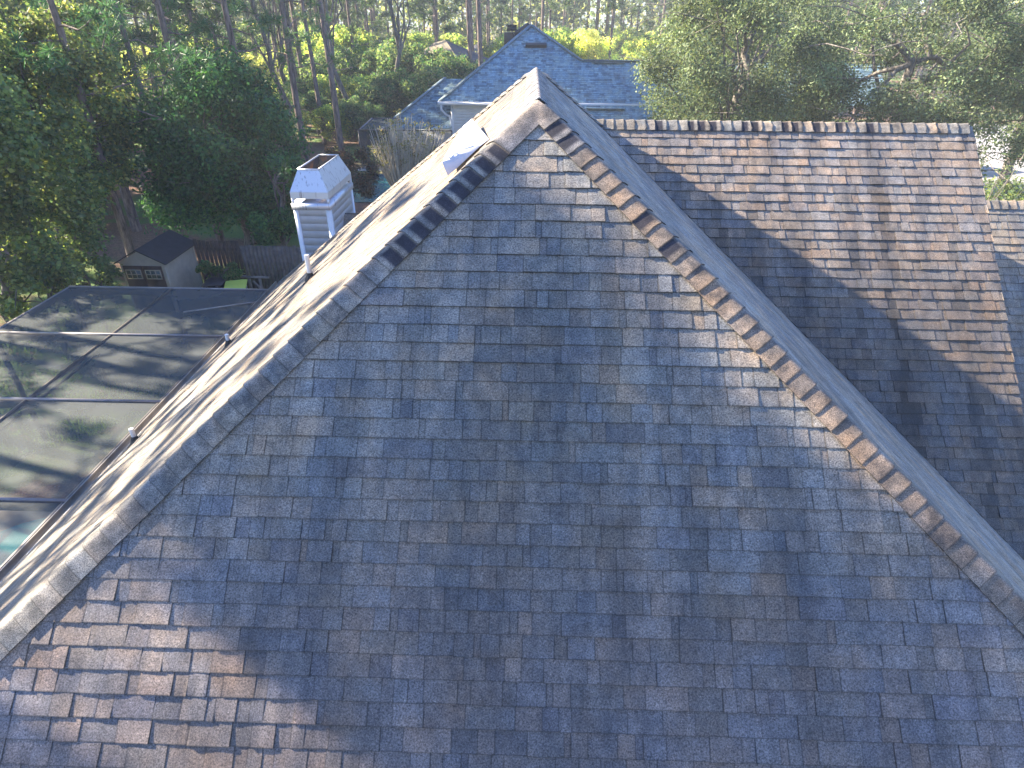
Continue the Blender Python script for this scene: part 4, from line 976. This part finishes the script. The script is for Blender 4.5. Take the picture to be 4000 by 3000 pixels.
pine((-17.6, 21.0, G), 16, 93, .2, .5, 18, 3.0, 8, 36, .26, .02, label='thick dark pine trunk standing behind the left leafy trees')
pP = [pine((0, 0, 0), 21, 100+i, .19, (.3, .42, .22)[i], 26, 3.0, 7, 26, .42, .06, label='x', dead=8) for i in range(3)]
rs = np.random.default_rng(77)
for k in range(190):
    yy = 48+rs.random()**.9*115; xx = (-1.0+1.75*rs.random())*yy*.9
    if -14 < xx < 26 and yy < 66: continue
    put(pP[k % 3], (xx, yy, G-.1), rs.random()*6.28, .8+.4*rs.random(), 'tall slim pine in the distant pine woods', 'pines of the distant woods')
for k in range(26):
    xx, yy = -20-22*rs.random(), 20+28*rs.random()
    put(pP[k % 3], (xx, yy, G-.1), rs.random()*6.28, .75+.3*rs.random(), 'tall pine in the woods at the left', 'pines of the left woods')
# trees left of the frame that throw the dappled shade
sh_r = np.random.default_rng(88)
POLY = [(1930, 640), (2130, 780), (2380, 1100), (2680, 1400), (3000, 1700), (3250, 1900), (4100, 2450), (4100, 3100), (1650, 3100), (1200, 2700), (950, 2350), (790, 2050), (820, 1850), (1000, 1600), (1500, 1080)]  # outline of the shade wanted on the front slope
def inside(x, y):
    c = False; n_ = len(POLY)
    for i in range(n_):
        (x1, y1), (x2, y2) = POLY[i], POLY[(i+1) % n_]
        if (y1 > y) != (y2 > y) and x < (x2-x1)*(y-y1)/(y2-y1)+x1: c = not c
    return c
blk = []  # added unseen foliage, set along sun rays to shade the front slope
for px in range(900, 4101, 130):
    for py in range(640, 3101, 130):
        if not inside(px, py) or sh_r.random() < .12: continue
        v = at(px, py, d=1.)-CAM; s_ = -(CAM@nF)/(v@nF); P = CAM+v*s_
        lam = (14.6+.8*sh_r.normal()+P[0])/-SUN[0]; q_ = P+SUN*lam; blk.append([*q_, .24])
tree('oak_tree', 'tall oak left of the pool enclosure, its high limb shading the front roof slope', (-15.2, 1.2, G), (-15.6, .2, 1.5), (1.8, 1.8, 3.2), 10, 70, .13, GREEN_M, 95, tr=.16, extra=blk, twigs=8)
for k, (xx, yy, hh, sd) in enumerate(((-15.5, 6.4, 14.8, 1), (-17.5, 7.6, 16.0, 2), (-16.8, 4.0, 15.2, 3), (-19.5, 7.0, 17.5, 4), (-18.5, 11, 13, 5), (-20.5, 4.5, 16.5, 6), (-22.5, 9, 17.5, 7), (-17.0, 0.5, 13.0, 8), (-18.6, 2.6, 15.5, 10), (-15.6, 9.5, 12, 11))):
    pine((xx, yy, G), hh, 200+sd, .15, .30, 16, 2.0, 7, 34, .26, .035, label='pine standing left of the pool enclosure', group='pines left of the pool enclosure')
# distant woods as one mass
rs = np.random.default_rng(99); n = 120000
cy = rs.uniform(118, 200, n); cx = rs.uniform(-1, 1, n)*cy*1.05; cz = G+22*rs.random(n)
keep = (np.sin(cx*.31+np.cos(cy*.2))*np.sin(cz*.7+cx*.1)+rs.random(n)*1.6) > .25; p = np.c_[cx, cy, cz][keep]
mb = MB(); leafcloud(mb, p, .8, 1, .95, GREEN_M+BRT, rs, asp=.6, cj=.3)
for k in range(260):
    y_ = rs.uniform(112, 190); x_ = rs.uniform(-1, 1)*y_; mb.box((x_, y_, G+12), (.32, .32, 24), col=(.14, .11, .09))
tag(mb.build('distant_woods', M['leaf']), 'hazy distant woods closing the view', None, None, 'stuff')
print('caps', capn, 'objects', len(bpy.data.objects))

# thin haze in the air over the whole place
hz = MB(); hz.box((0, 110, 12), (620, 520, 44))
m, n_, N, L, p = newmat('haze'); N.remove(p); pv = N.new('ShaderNodeVolumePrincipled'); pv.inputs['Density'].default_value = .0012; pv.inputs['Color'].default_value = (.9, .95, 1, 1); pv.inputs['Anisotropy'].default_value = .0
L.new(pv.outputs[0], N['Material Output'].inputs['Volume'])
tag(hz.build('haze', m), kind='stuff')
